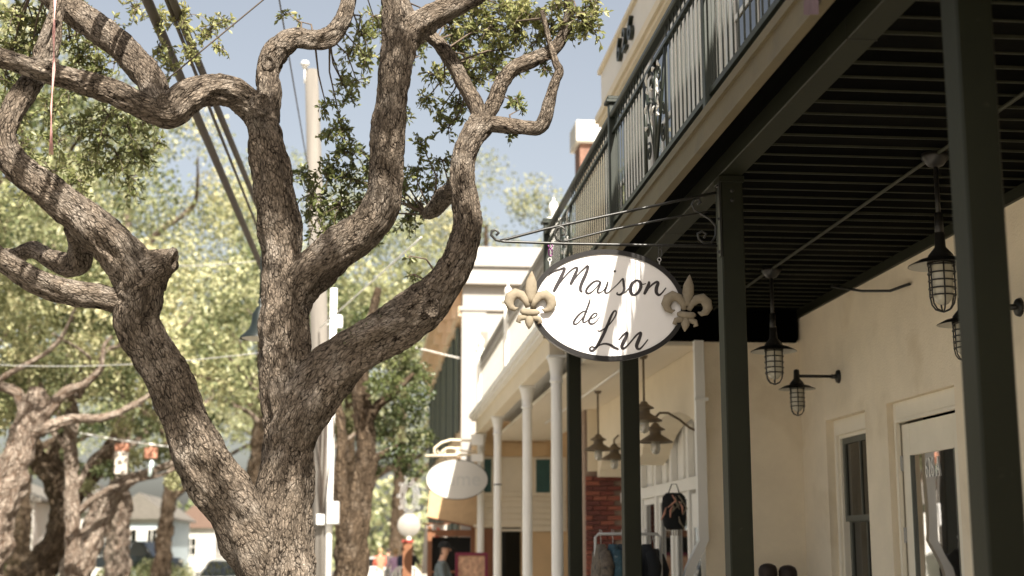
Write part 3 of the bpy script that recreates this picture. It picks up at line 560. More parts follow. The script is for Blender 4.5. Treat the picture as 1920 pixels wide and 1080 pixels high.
# gallery railing above
M['gw'] = mat('greyed_white', (.30,.285,.255), .7, .1, 4)  # white railing paint greyed: its shade is put into the colour
MB().box(1.98, 2.03, 15.4, 25.9, 5.07, 5.11).box(1.985, 2.025, 15.4, 25.9, 4.90, 4.93).box(1.985, 2.025, 15.4, 25.9, 4.2, 4.235).build('gallery_rail', mat('greyed_white', (.30,.285,.255), .7, .1, 4), Bw)
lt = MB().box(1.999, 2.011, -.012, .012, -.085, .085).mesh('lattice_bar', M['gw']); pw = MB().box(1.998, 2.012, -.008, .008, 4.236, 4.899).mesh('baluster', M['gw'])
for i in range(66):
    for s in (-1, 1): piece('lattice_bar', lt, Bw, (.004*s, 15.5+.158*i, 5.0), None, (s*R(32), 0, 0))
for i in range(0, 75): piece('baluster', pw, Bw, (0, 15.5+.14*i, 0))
for (y, s) in ((15.42, 1), (20.7, .8), (25.9, 1)):
    o = MB().box(1.94, 2.07, y-.065, y+.065, 4.06, 5.22, bev=.008).build('newel_post', 'white', Bw)
    MB().box(1.92, 2.09, y-.085, y+.085, 5.22, 5.26, bev=.006).lathe([(.03, 5.26), (.025, 5.30), (.05, 5.34), (.06, 5.39), (.045, 5.44), (.012, 5.475), (.02, 5.49), (.0, 5.51)], (2.005, y, 0), 16).build('finial', 'white', o)
# louvred end post
lv = MB().box(1.97, 1.99, 25.96, 26.06, 4.07, 5.62).build('louvre_stile', 'white', Bw)
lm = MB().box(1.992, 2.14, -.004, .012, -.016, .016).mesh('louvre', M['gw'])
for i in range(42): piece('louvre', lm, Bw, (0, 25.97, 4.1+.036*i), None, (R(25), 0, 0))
# brick return wall with individually laid bricks
by = 20.0; bw = MB().box(3.03, 3.56, by+.02, by+.3, 0, ZC).build('brick_wall', 'mortar', Bw)
br_ = [MB().box(-.0975, .0975, -.05, 0, -.029, .029, bev=.004).mesh('brick', mat('brick_%d' % k, c, .9, .25, 9, .4, 60)) for k, c in enumerate(((.21,.062,.040), (.165,.050,.036), (.25,.085,.055), (.13,.045,.036)))]
hb_ = [MB().box(-.0465, .0465, -.05, 0, -.029, .029, bev=.004).mesh('brick', b_.materials[0]) for b_ in br_]
for r_ in range(33):
    z = .06+.0685*r_+.35
    xs = 3.03; xo = 0 if r_ % 2 else .1025
    if xo: piece('brick', random.choice(hb_), bw, (xs+.048, by+.02, z))
    k = 0
    while xs+xo+.205*(k+1) < 3.58:
        piece('brick', random.choice(br_), bw, (xs+xo+.205*k+.1, by+.02+random.uniform(-.003, .003), z)); k += 1
MB().box(3.06, 3.56, by-.06, by-.032, 2.70, ZC).build('white_panel', 'cream2', Bw)
# downspout at the corner
m = MB()
def spout(y0, pts): 
    for (xa, za), (xb, zb) in zip(pts[:-1], pts[1:]):
        m.add([(xa-.045, y0-.04, za), (xa+.045, y0-.04, za), (xa+.045, y0+.04, za), (xa-.045, y0+.04, za), (xb-.045, y0-.04, zb), (xb+.045, y0-.04, zb), (xb+.045, y0+.04, zb), (xb-.045, y0+.04, zb)], [(0,1,5,4),(1,2,6,5),(2,3,7,6),(3,0,4,7),(0,3,2,1),(4,5,6,7)])
spout(13.26, [(3.115, 3.58), (3.115, 1.75), (3.12, 1.70), (2.99, 1.45), (2.97, 1.38), (2.97, 0.1)])
dsp = m.build('downspout', 'white', None); tag(dsp, 'white square downspout with an elbow at the shop corner left of the dark post', 'downspout')
MB().box(3.06, 3.19, 13.205, 13.215, 3.0, 3.03).build('strap', 'white', dsp)

# industrial lamps of shop B
def cone_lamp(parent, c, s=1.0, mm='bronze'):
    MB().lathe([(.0, .21*s), (.03*s, .20*s), (.05*s, .17*s), (.10*s, .14*s), (.102*s, .13*s), (.06*s, .12*s), (.06*s, .085*s), (.18*s, .01*s), (.184*s, 0), (.17*s, .004*s), (.05*s, .06*s)], c, 28).build('lamp_shade', mm, parent)
    MB().lathe([(.04*s, .05*s), (.048*s, 0), (.05*s, -.07*s), (.036*s, -.11*s), (.0, -.125*s)], c, 18).build('lamp_globe', 'clear', parent)
for (px, py, Y, lb) in ((1122, 845, 17.6, 'bronze cone pendant lamp hanging between the two far dark posts'), (1208, 790, 14.3, 'bronze cone pendant lamp hanging just right of the third dark post')):
    p = at(px, py, Y=Y); t = thing('cone_pendant', p, lb, 'lamp', 'bronze pendant lamps of the porch shop')
    MB().tube([(p.x, p.y, ZC-.02), (p.x, p.y, p.z+.19)], .012, 8).lathe([(.012, -.05), (.035, -.045), (.05, -.012)], (p.x, p.y, ZC), 14).build('rod', 'bronze', t)
    cone_lamp(t, p)
for (px, py, Y, lb) in ((1229, 830, 14.6, 'bronze gooseneck wall lamp with a curved arm beside the downspout'), (1152, 862, 18.2, 'bronze gooseneck wall lamp peeping from behind the third dark post')):
    p = at(px, py, Y=Y); t = thing('gooseneck_lamp', (3.5, Y, p.z), lb, 'lamp', 'bronze gooseneck lamps of the porch shop')
    xe = XS+.02
    MB().tube([(p.x, Y, p.z+.2), (p.x, Y, p.z+.26), (p.x+.05, Y, p.z+.31), (p.x+.14, Y, p.z+.31), (p.x+.26, Y, p.z+.24), (p.x+.36, Y, p.z+.16), (xe-.2, Y, p.z+.13), (xe, Y, p.z+.13)], .013, 8).build('arm', 'bronze', t)
    MB().lathe([(0, -.03), (.03, -.03), (.06, 0), (0, 0)], (xe, Y, p.z+.13), 16, 'x').build('wall_plate', 'bronze', t)
    cone_lamp(t, p)

# ------------------------------------------------------------------ building C with siding wall facing the porch, awning
C = thing('siding_shop', (3, 26, 0), 'low cream sided shop closing the far end of the white porch', 'building')
CY = 26.1
MB().box(2.12, 8, CY+.02, 29.9, 0, 3.95).build('wall', 'tan', C)
MB().box(2.0, 3.25, CY-.03, CY+.018, 3.30, 3.55).build('frieze_board', 'tan', C)
MB().box(2.1, 3.6, CY-.012, CY+.018, 2.62, 3.296).build('upper_panel', 'siding', C)
sb = MB().box(2.06, 3.6, -.03, 0, -.055, .055, bev=.004).mesh('siding_board', M['siding'])
for i in range(6): piece('siding_board', sb, C, (0, CY+.012, 2.535-.108*i), None, (R(-17), 0, 0))
MB().box(2.06, 3.6, CY-.05, CY+.016, 2.585, 2.645, bev=.006).build('sill_band', 'siding', C)
for (xa, xb) in ((2.03, 2.22), (3.04, 3.3)):
    f = MB().box(xa-.03, xa, CY-.04, CY-.013, 2.64, 3.29).box(xb, xb+.03, CY-.04, CY-.013, 2.64, 3.29).box(xa-.03, xb+.03, CY-.042, CY-.013, 3.255, 3.29).build('window', 'siding', C)
    MB().box(xa, xb, CY-.03, CY-.014, 2.65, 3.25).box(xa+.05, xb-.05, CY-.036, CY-.028, 2.72, 3.18).build('shutter', 'teal', f)
MB().box(2.02, 2.3, CY-.06, CY-.02, 0, 2.0).build('shop_front_frame', 'woodred', C)
MB().box(2.3, 2.75, CY-.02, CY+.015, .3, 2.05).build('pane', 'pane', C)
MB().box(1.9, 2.85, CY-.055, CY-.022, 2.02, 2.07).build('shelf_board', 'cream2', C)
aw = thing('awning', (1.9, 27, 0), 'tan canvas awning sloping over the sidewalk behind the white oval sign', 'awning')
n = 10; vs = []; 
for i in range(n+1):
    t = i/n
    for (yy, zz) in ((26.15, 0), (29.4, 0)):
        x_ = 2.85-1.72*t; z_ = 2.42-.0*t+ (.62*(1-abs(2*t-1)**1.3) if False else 0) + .62*math.sin(min(1, t*1.15)*math.pi*.55)*(1 if yy > 27 else .12) - .45*t*(0 if yy > 27 else .0)
        vs.append((x_, yy, z_))
fs = [(2*i, 2*i+1, 2*i+3, 2*i+2) for i in range(n)]
base = [(2.86, 26.2, 2.55), (2.02, 26.2, 2.02), (1.12, 26.6, 2.30), (1.12, 29.6, 2.35), (1.35, 29.6, 3.1), (2.1, 26.3, 2.98), (2.86, 26.3, 2.98)]
m = MB(); th = .02
tri = [(1.10, 27.2, 2.22), (1.20, 27.9, 2.98), (2.10, 26.25, 2.98), (2.75, 26.22, 2.62), (2.16, 26.22, 1.98)]
top_ = [Vector(p) for p in tri]; ctr = sum(top_, Vector())/5 + Vector((0, .25, .10))
m.add([*top_, ctr, *[p+Vector((0, .03, .03)) for p in top_], ctr+Vector((0, .03, .03))], [(i, (i+1)%5, 5) for i in range(5)] + [(6+(i+1)%5, 6+i, 11) for i in range(5)] + [(i, 6+i, 6+(i+1)%5, (i+1)%5) for i in range(5)])
m.build('canvas', 'awning', aw)
MB().tube([tri[0], tri[4]], .018, 6).tube([tri[4], tri[3]], .018, 6).tube([tri[0], (2.11, 27.2, 2.25)], .014, 6).build('frame_tube', 'woodred', aw)

# Lume sign hung from a white bracket on the last column
lp = at(857, 899, Y=25.3)
lb_ = thing('scroll_bracket', at(890, 858, Y=25.3), 'white curled iron bracket on the last porch column holding the small oval sign', 'bracket')
q = lambda x, y: at(x, y, Y=25.42)
MB().tube([q(797, 855), q(895, 852)], .022, 8).tube([q(895, 826), (q(870, 826)), q(845, 825), q(828, 830), q(815, 840), q(814, 848), q(818, 853)], .022, 8).tube([q(893, 846), q(870, 846), q(850, 840), q(838, 840), q(829, 846), q(827, 852)], .018, 8).tube([q(830, 851), q(835, 847), q(834, 853), q(828, 853), q(822, 848), q(820, 845)], .012, 6).build('bars', 'cream2', lb_)
for (pa, pb_) in ((835, 815), (866, 852)): MB().box(q(893, 800).x-.09, q(893, 800).x+.12, 25.36, 25.44, q(893, pa).z, q(893, pb_).z).build('clamp_plate', 'white', lb_)
ls = thing('oval_shop_sign', (lp.x, lp.y, lp.z-.35), 'small white oval sign lettered Lume hanging beside the last white column', 'sign')
e = ellipse(.545, .345, 64)
MB().prism([(lp.x+u, lp.z+v) for u, v in e], 'y', 25.3, 25.33).build('sign_board', 'bwhite', ls)
rr = MB(); rr.tube([(lp.x+u*1.0, 25.31, lp.z+v*1.0) for u, v in e+[e[0]]], .012, 6, cap=False); rr.build('rim', 'iron2', ls)
o = piece('lettering', text_mesh('Lume', 'grey', .36, .002), ls, (lp.x+.02, 25.297, lp.z), None, (R(90), 0, 0))
MB().tube([(lp.x-.2, 25.36, lp.z+.33), (lp.x-.2, 25.4, q(840, 855).z)], .006, 6).tube([(lp.x+.2, 25.36, lp.z+.33), (lp.x+.2, 25.4, q(870, 855).z)], .006, 6).build('hanger', 'iron', ls)

# ------------------------------------------------------------------ building D, tall white
D = thing('white_building', (4, 38, 0), 'tall bright white building with tan street front and grey shutters beyond the porch', 'building')
dx0 = 1.93; dy0 = 30.0; dyN = 46.0
DW = mat('aged_white_stucco', (.31,.30,.285), .8, .05, 1.2, .1, 30)
MB().box(dx0, 9, dy0, dy0+.25, 0, 8.0).build('side_wall', DW, D)
MB().box(dx0+.03, 9, dy0+.252, dyN, 0, 7.95).build('front_wall', 'peach', D)
MB().box(dx0-.02, dx0+.5, dy0-.03, dy0-.002, 0, 6.7).build('corner_pilaster', DW, D)
m = MB()
for (z0, z1, o_) in ((7.72, 8.06, .02), (7.62, 7.718, .10), (7.42, 7.618, .03), (7.22, 7.26, .16), (7.262, 7.418, .12)):
    m.box(dx0-o_*1.0, 8, dy0-.03-o_, dy0-.001, z0, z1)
m.box(dx0-.06, 8, dy0-.06, dy0-.001, 6.66, 6.75)
m.build('side_cornice', DW, D)
m = MB().box(dx0-.20, dx0+.029, dy0+.01, dyN, 7.22, 7.42).box(dx0-.38, dx0+.028, dy0+.012, dyN, 7.422, 7.62).box(dx0-.09, dx0+.027, dy0+.014, dyN, 6.55, 6.75).box(dx0-.1, dx0+.026, dy0+.016, dyN, 7.622, 8.0)
m.build('front_cornice', 'peach', D)
bk = MB().box(dx0-.30, dx0+.02, -.12, .12, 0, .28).box(dx0-.18, dx0+.02, -.1, .1, -.3, -.002).mesh('cornice_bracket', M['peach'])
for i in range(8): piece('cornice_bracket', bk, D, (0, dy0+1.0+2.05*i, 6.93))
for i in range(5):
    y = dy0+1.6+3.0*i
    f = MB().box(dx0-.02, dx0+.029, y, y+1.1, 4.2, 6.4).build('window', 'pane', D)
    for s in (y-.62, y+1.12): MB().box(dx0-.07, dx0-.001, s, s+.6, 4.15, 6.45).build('shutter', 'shutter', f)
    MB().box(dx0-.09, dx0+.028, y-.1, y+1.2, 6.452, 6.54).build('lintel', 'peach', f)
    f = MB().box(dx0-.02, dx0+.029, y, y+1.1, .6, 3.2).build('window', 'pane', D)
    for s in (y-.62, y+1.12): MB().box(dx0-.07, dx0-.001, s, s+.6, .6, 3.25).build('shutter', 'shutter', f)
MB().box(dx0-.12, dx0+.02, dy0+.02, dyN, 3.55, 3.75).build('belt_course', 'peach', D)
# brick chimney
ch = thing('brick_chimney', (3.6, 24.0, 6.9), 'brick chimney with white cap rising behind the balcony rail', 'chimney')
cx = 3.70; MB().box(cx-.12, cx+.20, 23.9, 24.5, 6.9, 8.65).build('shaft', 'brick', ch)
MB().box(cx-.20, cx+.30, 23.8, 24.6, 8.65, 9.05, bev=.02).build('cap', 'bwhite', ch)

# ------------------------------------------------------------------ bark tubes
def bark_tube(parent, name, ctrl, material, ds=.017, vs_=.015, nmin=14, plate=.035, amp=1.0, knob=0.0, seed=0):
    C_ = catmull(ctrl, ds); n_r = len(C_)
    rmax = max(C_[:, 3]); n = int(max(nmin, min(110, 2*math.pi*rmax/vs_)))
    pts = [Vector(c[:3]) for c in C_]; t0 = (pts[1]-pts[0]).normalized()
    a = t0.cross(Vector((0, -1, 0.01))).normalized(); prev = t0; V = []; T = []; s = 0.0; sd = seed*13.7
    for i, p in enumerate(pts):
        t = (pts[min(i+1, n_r-1)]-pts[max(i-1, 0)]).normalized(); a = prev.rotation_difference(t) @ a; a = (a-t*a.dot(t)).normalized(); prev = t; b = t.cross(a)
        if i: s += (p-pts[i-1]).length
        r = C_[i, 3]; tw = .35*math.sin(s*1.3+sd)
        for j in range(n):
            c = 2*math.pi*j/n; ca, sa = math.cos(c), math.sin(c); u = c+tw
            q = Vector((math.cos(u)*r, math.sin(u)*r, s*.36+sd))/plate
            w1 = Vector((noise.noise(q*.45), noise.noise(q*.45+Vector((9,0,0))), noise.noise(q*.45+Vector((0,9,0)))*.6))
            w2 = Vector((noise.noise(q*1.7), noise.noise(q*1.7+Vector((7,0,0))), noise.noise(q*1.7+Vector((0,7,0)))))
            d = noise.voronoi(q+w1*.9+w2*.35)[0]; e = min(1.0, (d[1]-d[0])*2.6)
            lump = noise.noise(Vector((ca*1.2, sa*1.2, s*1.7+sd)))*.15 + noise.noise(Vector((ca*2.2, sa*2.2, s*4.5+sd)))*.10
            rr = r*(1+lump*(1+knob)) + amp*(e-.7)*min(.010, r*.10)
            V.append(p + a*(ca*rr) + b*(sa*rr)); T += [math.cos(u)*r, math.sin(u)*r, s*.38+sd]
    fs = [(i*n+j, i*n+(j+1) % n, (i+1)*n+(j+1) % n, (i+1)*n+j) for i in range(n_r-1) for j in range(n)]
    V.append(pts[0]); V.append(pts[-1]+prev*C_[-1, 3]*.25); T += [0, 0, sd, 0, 0, s*.38+sd]; k = len(V)-2
    fs += [(k, (j+1) % n, j) for j in range(n)] + [(k+1, (n_r-1)*n+j, (n_r-1)*n+(j+1) % n) for j in range(n)]
    me = bpy.data.meshes.new(name); me.from_pydata([tuple(v) for v in V], [], fs); me.materials.append(M[material])
    at_ = me.attributes.new('bark_co', 'FLOAT_VECTOR', 'POINT'); at_.data.foreach_set('vector', T)
    me.polygons.foreach_set('use_smooth', [True]*len(fs)); me.update()
    return link(bpy.data.objects.new(name, me), parent), C_
def leaves_mesh(name, pos, dirs, nrm, ln, wd, tint, material):
    pos = np.asarray(pos); d = np.asarray(dirs); N = len(pos)
    d /= np.linalg.norm(d, axis=1, keepdims=True)+1e-9; nn = np.asarray(nrm); sd = np.cross(d, nn); sd /= np.linalg.norm(sd, axis=1, keepdims=True)+1e-9
    up = np.cross(sd, d); ln = np.asarray(ln)[:, None]; wd = np.asarray(wd)[:, None]
    v = np.empty((N, 4, 3)); v[:, 0] = pos; v[:, 1] = pos+d*ln*.55+sd*wd+up*wd*.45; v[:, 2] = pos+d*ln-up*wd*.25; v[:, 3] = pos+d*ln*.55-sd*wd+up*wd*.45
    me = bpy.data.meshes.new(name); me.vertices.add(4*N); me.vertices.foreach_set('co', v.reshape(-1).astype(np.float32))
    b = np.arange(N)*4; tri = np.stack([b, b+1, b+2, b, b+2, b+3], 1).reshape(-1)
    me.loops.add(6*N); me.loops.foreach_set('vertex_index', tri.astype(np.int32)); me.polygons.add(2*N)
    me.polygons.foreach_set('loop_start', (np.arange(2*N)*3).astype(np.int32)); me.update(calc_edges=True)
    me.materials.append(material); at_ = me.attributes.new('tint', 'FLOAT', 'POINT'); at_.data.foreach_set('value', np.repeat(np.asarray(tint), 4).astype(np.float32))
    return me
def rdir(n, bias=(0,0,0)):
    d = RNG.normal(size=(n, 3))+np.array(bias); return d/(np.linalg.norm(d, axis=1, keepdims=True)+1e-9)

# ------------------------------------------------------------------ the near oak
oak = thing('oak_tree', (-.55, 9.5, -.1), 'rough barked live oak in front with heavy twisting limbs', 'tree')
def L(*pts): return [(*at(x, y, Y=Y_), w_*.5*Y_/FPX) for x, y, w_, Y_ in pts]
Y0 = 9.5
LIMBS = [
 ('trunk', L((524,1290,190,9.5), (524,1190,150,9.5), (526,1080,124,9.5), (526,990,112,9.5), (534,900,100,9.5), (537,800,93,9.5), (535,700,90,9.5), (532,600,90,9.5), (529,530,78,9.5), (526,470,72,9.5), (524,430,80,9.5), (520,390,74,9.48), (512,330,74,9.45), (500,270,70,9.42), (488,225,66,9.4), (470,196,62,9.36), (435,172,62,9.28), (385,168,60,9.2), (345,185,64,9.12), (318,208,62,9.1), (290,208,54,9.06), (235,184,50,8.98), (170,160,46,8.9), (110,143,42,8.8), (40,120,38,8.7), (-40,95,36,8.6), (-160,40,30,8.4), (-280,-40,22,8.2)), 1.0),
 ('limb', L((318,215,44,9.12), (300,180,52,9.15), (275,140,54,9.2), (230,92,56,9.3), (175,45,54,9.4), (120,8,50,9.5), (60,-40,44,9.6), (-20,-120,36,9.7), (-80,-240,26,9.8), (-100,-360,16,9.8)), .5),
 ('limb', L((500,225,50,9.42), (506,180,48,9.45), (502,135,46,9.5), (516,98,46,9.52), (548,74,40,9.55), (585,76,38,9.6), (618,70,36,9.6), (640,42,34,9.62), (652,5,30,9.65), (664,-40,28,9.7), (700,-140,24,9.8), (690,-260,16,9.9)), 1.0),
 ('limb', L((540,600,60,9.5), (556,545,74,9.48), (588,505,78,9.44), (632,468,78,9.4), (680,430,76,9.36), (712,385,70,9.3), (722,330,66,9.26), (727,270,64,9.22), (734,205,63,9.2), (742,140,64,9.2), (748,80,68,9.2), (744,20,58,9.2), (735,-50,50,9.2), (720,-160,42,9.15), (730,-300,30,9.1), (760,-420,18,9.0)), .6),
 ('limb', L((745,110,50,9.2), (770,62,58,9.18), (808,34,54,9.15), (852,10,48,9.1), (905,-18,44,9.05), (960,-60,38,8.95), (1000,-150,30,8.8), (1010,-260,20,8.7)), .5),
 ('limb', L((540,860,70,9.5), (560,795,100,9.46), (590,735,104,9.42), (630,685,94,9.38), (682,645,86,9.34), (738,614,82,9.3), (792,576,80,9.26), (832,532,74,9.22), (862,484,66,9.2), (877,430,58,9.2), (874,380,52,9.2), (866,335,48,9.2), (866,295,48,9.22), (884,258,52,9.25), (903,232,54,9.28), (912,218,40,9.28)), .6),
 ('limb', L((903,240,34,9.28), (893,200,34,9.3), (872,160,33,9.34), (848,118,31,9.38), (825,85,29,9.42), (800,62,26,9.46), (770,30,22,9.5), (740,-40,16,9.6)), .3),
 ('limb', L((900,240,30,9.28), (922,200,31,9.26), (942,155,29,9.24), (965,128,29,9.22), (1000,112,28,9.2), (1035,95,26,9.18), (1055,70,23,9.16), (1067,30,21,9.14), (1064,-20,19,9.1), (1050,-110,15,9.0), (1060,-220,9,8.9)), .5),
 ('limb', L((900,228,30,9.28), (930,233,31,9.26), (970,238,28,9.24), (1008,240,28,9.2), (1022,222,27,9.18), (1030,190,24,9.16), (1040,155,21,9.14), (1048,133,20,9.13), (1042,118,15,9.12), (1036,98,13,9.12), (1028,70,11,9.12), (1016,20,9,9.1)), .9),
 ('limb', L((870,355,34,9.3), (850,358,34,9.45), (832,372,36,9.7), (815,392,30,9.9), (800,402,22,10.1)), .9),
 ('limb', L((505,1120,80,9.5), (478,1030,100,9.46), (445,965,98,9.42), (410,905,94,9.38), (375,840,90,9.32), (342,770,84,9.26), (310,700,80,9.2), (280,645,76,9.14), (258,600,78,9.1), (262,560,92,9.06), (258,520,96,9.02), (220,470,84,8.96), (170,425,76,8.9), (115,378,68,8.84), (65,338,60,8.8), (25,300,54,8.76), (8,258,48,8.74), (22,210,44,8.76), (48,168,44,8.85), (76,125,40,9.0), (98,70,32,9.1), (106,10,28,9.2), (112,-60,24,9.2), (90,-180,16,9.2)), .8),
 ('limb', L((248,560,70,9.05), (272,520,84,9.0), (298,498,60,8.96), (318,488,44,8.94), (326,486,40,8.93)), .6),
 ('limb', L((262,590,40,9.1), (225,568,46,9.06), (185,557,46,9.0), (130,548,48,8.94), (75,528,48,8.88), (30,502,42,8.84), (-15,470,38,8.8), (-80,410,30,8.7), (-160,360,20,8.6)), .6),
 ('limb', L((132,425,30,9.0), (148,455,40,9.25), (150,485,44,9.4), (130,498,42,9.5), (95,485,36,9.6), (60,468,32,9.7), (25,480,28,9.8), (-30,475,24,9.9)), .8),
 ('limb', L((105,120,20,8.95), (70,110,18,9.0), (82,70,18,9.0), (98,30,16,9.0), (110,0,14,9.0)), .4),
]
SAMP = []
for i, (nm, ctrl, kn) in enumerate(LIMBS):
    o, C_ = bark_tube(oak, nm, ctrl, 'oakbark', knob=kn, seed=i+1, plate=.036)
    SAMP.append(C_[::6, :3])
SAMP = np.concatenate(SAMP)
def knot(px, py, Y, r, nrm):
    c = at(px, py, Y=Y); nrm = Vector(nrm).normalized(); m = MB(); qr = nrm.to_track_quat('Z', 'Y'); vs = []
    for (k, h) in ((1.25, -.02), (1.15, .006), (.98, .014), (.80, .004), (.55, -.008), (.2, -.012)):
        for j in range(18):
            a = 2*math.pi*j/18; w_ = 1+.08*math.sin(3*a+px)
            vs.append(c + qr @ Vector((math.cos(a)*r*k*.8*w_, math.sin(a)*r*k*w_, h)))
    m.add(vs, [(i*18+j, i*18+(j+1)%18, (i+1)*18+(j+1)%18, (i+1)*18+j) for i in range(5) for j in range(18)] + [tuple(90+j for j in range(18))], True)
    o = m.build('knot', 'oakbark', oak)
    a_ = o.data.attributes.new('bark_co', 'FLOAT_VECTOR', 'POINT'); a_.data.foreach_set('vector', [c_ for v_ in o.data.vertices for c_ in v_.co])
knot(810, 577, 9.055, .058, (.15, -1, .12)); knot(489, 195, 9.2, .07, (.3, -1, .2)); knot(503, 118, 9.42, .05, (-.3, -1, .1)); knot(324, 487, 8.87, .06, (.9, -.3, -.2)); knot(305, 190, 8.99, .05, (.2, -1, .2))
# foliage sprays with twigs
TW = MB(); LP, LD, LN, LL, LW, LT = [], [], [], [], [], []
def spray(c, Rr, ntw, droop=-.25, leaf=.052, tint=0.5):
    c = Vector(c); near = Vector(SAMP[np.argmin(((SAMP-np.array(c))**2).sum(1))])
    if (near-c).length < .75:
        md = near.lerp(c, .5)+Vector((random.uniform(-.08,.08), random.uniform(-.08,.08), random.uniform(-.02,.1)))
        TW.tube([near, md, c], [.008, .006, .004], 4, cap=False)
    for _ in range(ntw):
        d = Vector(rdir(1, (0, 0, droop))[0]); s0 = c+Vector(rdir(1)[0])*Rr*random.uniform(0, .5); ln = Rr*random.uniform(.5, 1.0)
        e1 = s0+d*ln*.5; e2 = s0+d*ln+Vector((0, 0, -.05*ln/.2))
        TW.tube([c, s0, e1, e2], [.004, .0035, .0028, .0016], 3, cap=False)
        k = max(6, int(ln/.0125))
        for i in range(k):
            t = .15+.85*i/k; p = s0.lerp(e1, min(1, 2*t)) if t < .5 else e1.lerp(e2, 2*t-1)
            ld = (d*.6+Vector(rdir(1)[0])*.9)
            LP.append(p); LD.append(ld); LN.append(rdir(1, (0, -.1, .5))[0]); L_ = leaf*random.uniform(.65, 1.25); LL.append(L_); LW.append(L_*random.uniform(.17, .25)); LT.append(min(1, max(0, random.gauss(tint, .22))))
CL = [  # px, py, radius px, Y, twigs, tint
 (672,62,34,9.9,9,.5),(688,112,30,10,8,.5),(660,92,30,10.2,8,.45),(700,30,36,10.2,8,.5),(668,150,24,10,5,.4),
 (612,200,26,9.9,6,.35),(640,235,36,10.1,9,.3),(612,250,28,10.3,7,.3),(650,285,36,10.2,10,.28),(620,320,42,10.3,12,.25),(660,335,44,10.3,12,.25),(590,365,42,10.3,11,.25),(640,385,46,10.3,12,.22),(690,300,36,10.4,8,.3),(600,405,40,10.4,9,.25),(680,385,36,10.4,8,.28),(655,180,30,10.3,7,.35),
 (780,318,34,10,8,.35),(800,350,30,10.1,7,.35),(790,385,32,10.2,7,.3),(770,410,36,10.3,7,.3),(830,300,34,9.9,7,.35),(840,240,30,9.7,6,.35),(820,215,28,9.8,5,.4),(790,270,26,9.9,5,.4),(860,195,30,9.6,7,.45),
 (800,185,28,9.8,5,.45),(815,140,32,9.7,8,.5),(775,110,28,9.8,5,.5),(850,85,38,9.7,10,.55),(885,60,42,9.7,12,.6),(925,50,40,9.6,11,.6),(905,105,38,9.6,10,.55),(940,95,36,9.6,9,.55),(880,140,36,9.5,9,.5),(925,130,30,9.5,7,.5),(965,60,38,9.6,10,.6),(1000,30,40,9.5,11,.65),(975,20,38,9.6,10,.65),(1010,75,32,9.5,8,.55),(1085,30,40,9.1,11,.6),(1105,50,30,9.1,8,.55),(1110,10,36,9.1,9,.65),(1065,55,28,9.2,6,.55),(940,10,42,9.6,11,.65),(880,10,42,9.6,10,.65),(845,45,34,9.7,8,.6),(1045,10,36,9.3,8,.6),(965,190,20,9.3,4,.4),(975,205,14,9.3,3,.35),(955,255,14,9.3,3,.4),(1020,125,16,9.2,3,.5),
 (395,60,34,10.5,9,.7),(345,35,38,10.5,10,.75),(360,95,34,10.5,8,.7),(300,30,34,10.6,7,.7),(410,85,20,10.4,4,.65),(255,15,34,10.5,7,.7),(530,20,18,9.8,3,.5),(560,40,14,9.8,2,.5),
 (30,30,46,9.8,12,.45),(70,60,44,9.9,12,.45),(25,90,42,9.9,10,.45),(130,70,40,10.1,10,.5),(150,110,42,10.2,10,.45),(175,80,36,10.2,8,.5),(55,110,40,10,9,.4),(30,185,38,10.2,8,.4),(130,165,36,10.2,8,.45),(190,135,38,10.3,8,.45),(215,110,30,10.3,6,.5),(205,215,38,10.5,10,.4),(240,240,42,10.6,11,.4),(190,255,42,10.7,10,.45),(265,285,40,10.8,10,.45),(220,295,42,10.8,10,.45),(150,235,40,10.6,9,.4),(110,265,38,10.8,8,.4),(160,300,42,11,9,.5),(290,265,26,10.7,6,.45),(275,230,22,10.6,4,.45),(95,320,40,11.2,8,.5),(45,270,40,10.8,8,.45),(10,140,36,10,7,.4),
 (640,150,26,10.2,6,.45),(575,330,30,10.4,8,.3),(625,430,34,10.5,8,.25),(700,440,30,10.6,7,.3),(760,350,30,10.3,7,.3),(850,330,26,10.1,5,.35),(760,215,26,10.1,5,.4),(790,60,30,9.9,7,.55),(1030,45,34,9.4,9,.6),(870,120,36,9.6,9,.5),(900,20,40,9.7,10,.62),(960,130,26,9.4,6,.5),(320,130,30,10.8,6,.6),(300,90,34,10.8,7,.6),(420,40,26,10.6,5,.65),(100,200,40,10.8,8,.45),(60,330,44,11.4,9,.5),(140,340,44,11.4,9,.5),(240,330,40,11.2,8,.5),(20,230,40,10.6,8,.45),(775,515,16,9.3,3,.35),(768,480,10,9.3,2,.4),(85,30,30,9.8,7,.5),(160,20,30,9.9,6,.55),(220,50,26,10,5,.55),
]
for (px, py, r, Y_, k, ti) in CL: spray(at(px, py, Y=Y_), r*1.15*Y_/FPX, int(k*(2.2 if px > 760 and py < 200 else 1.8)), tint=ti)
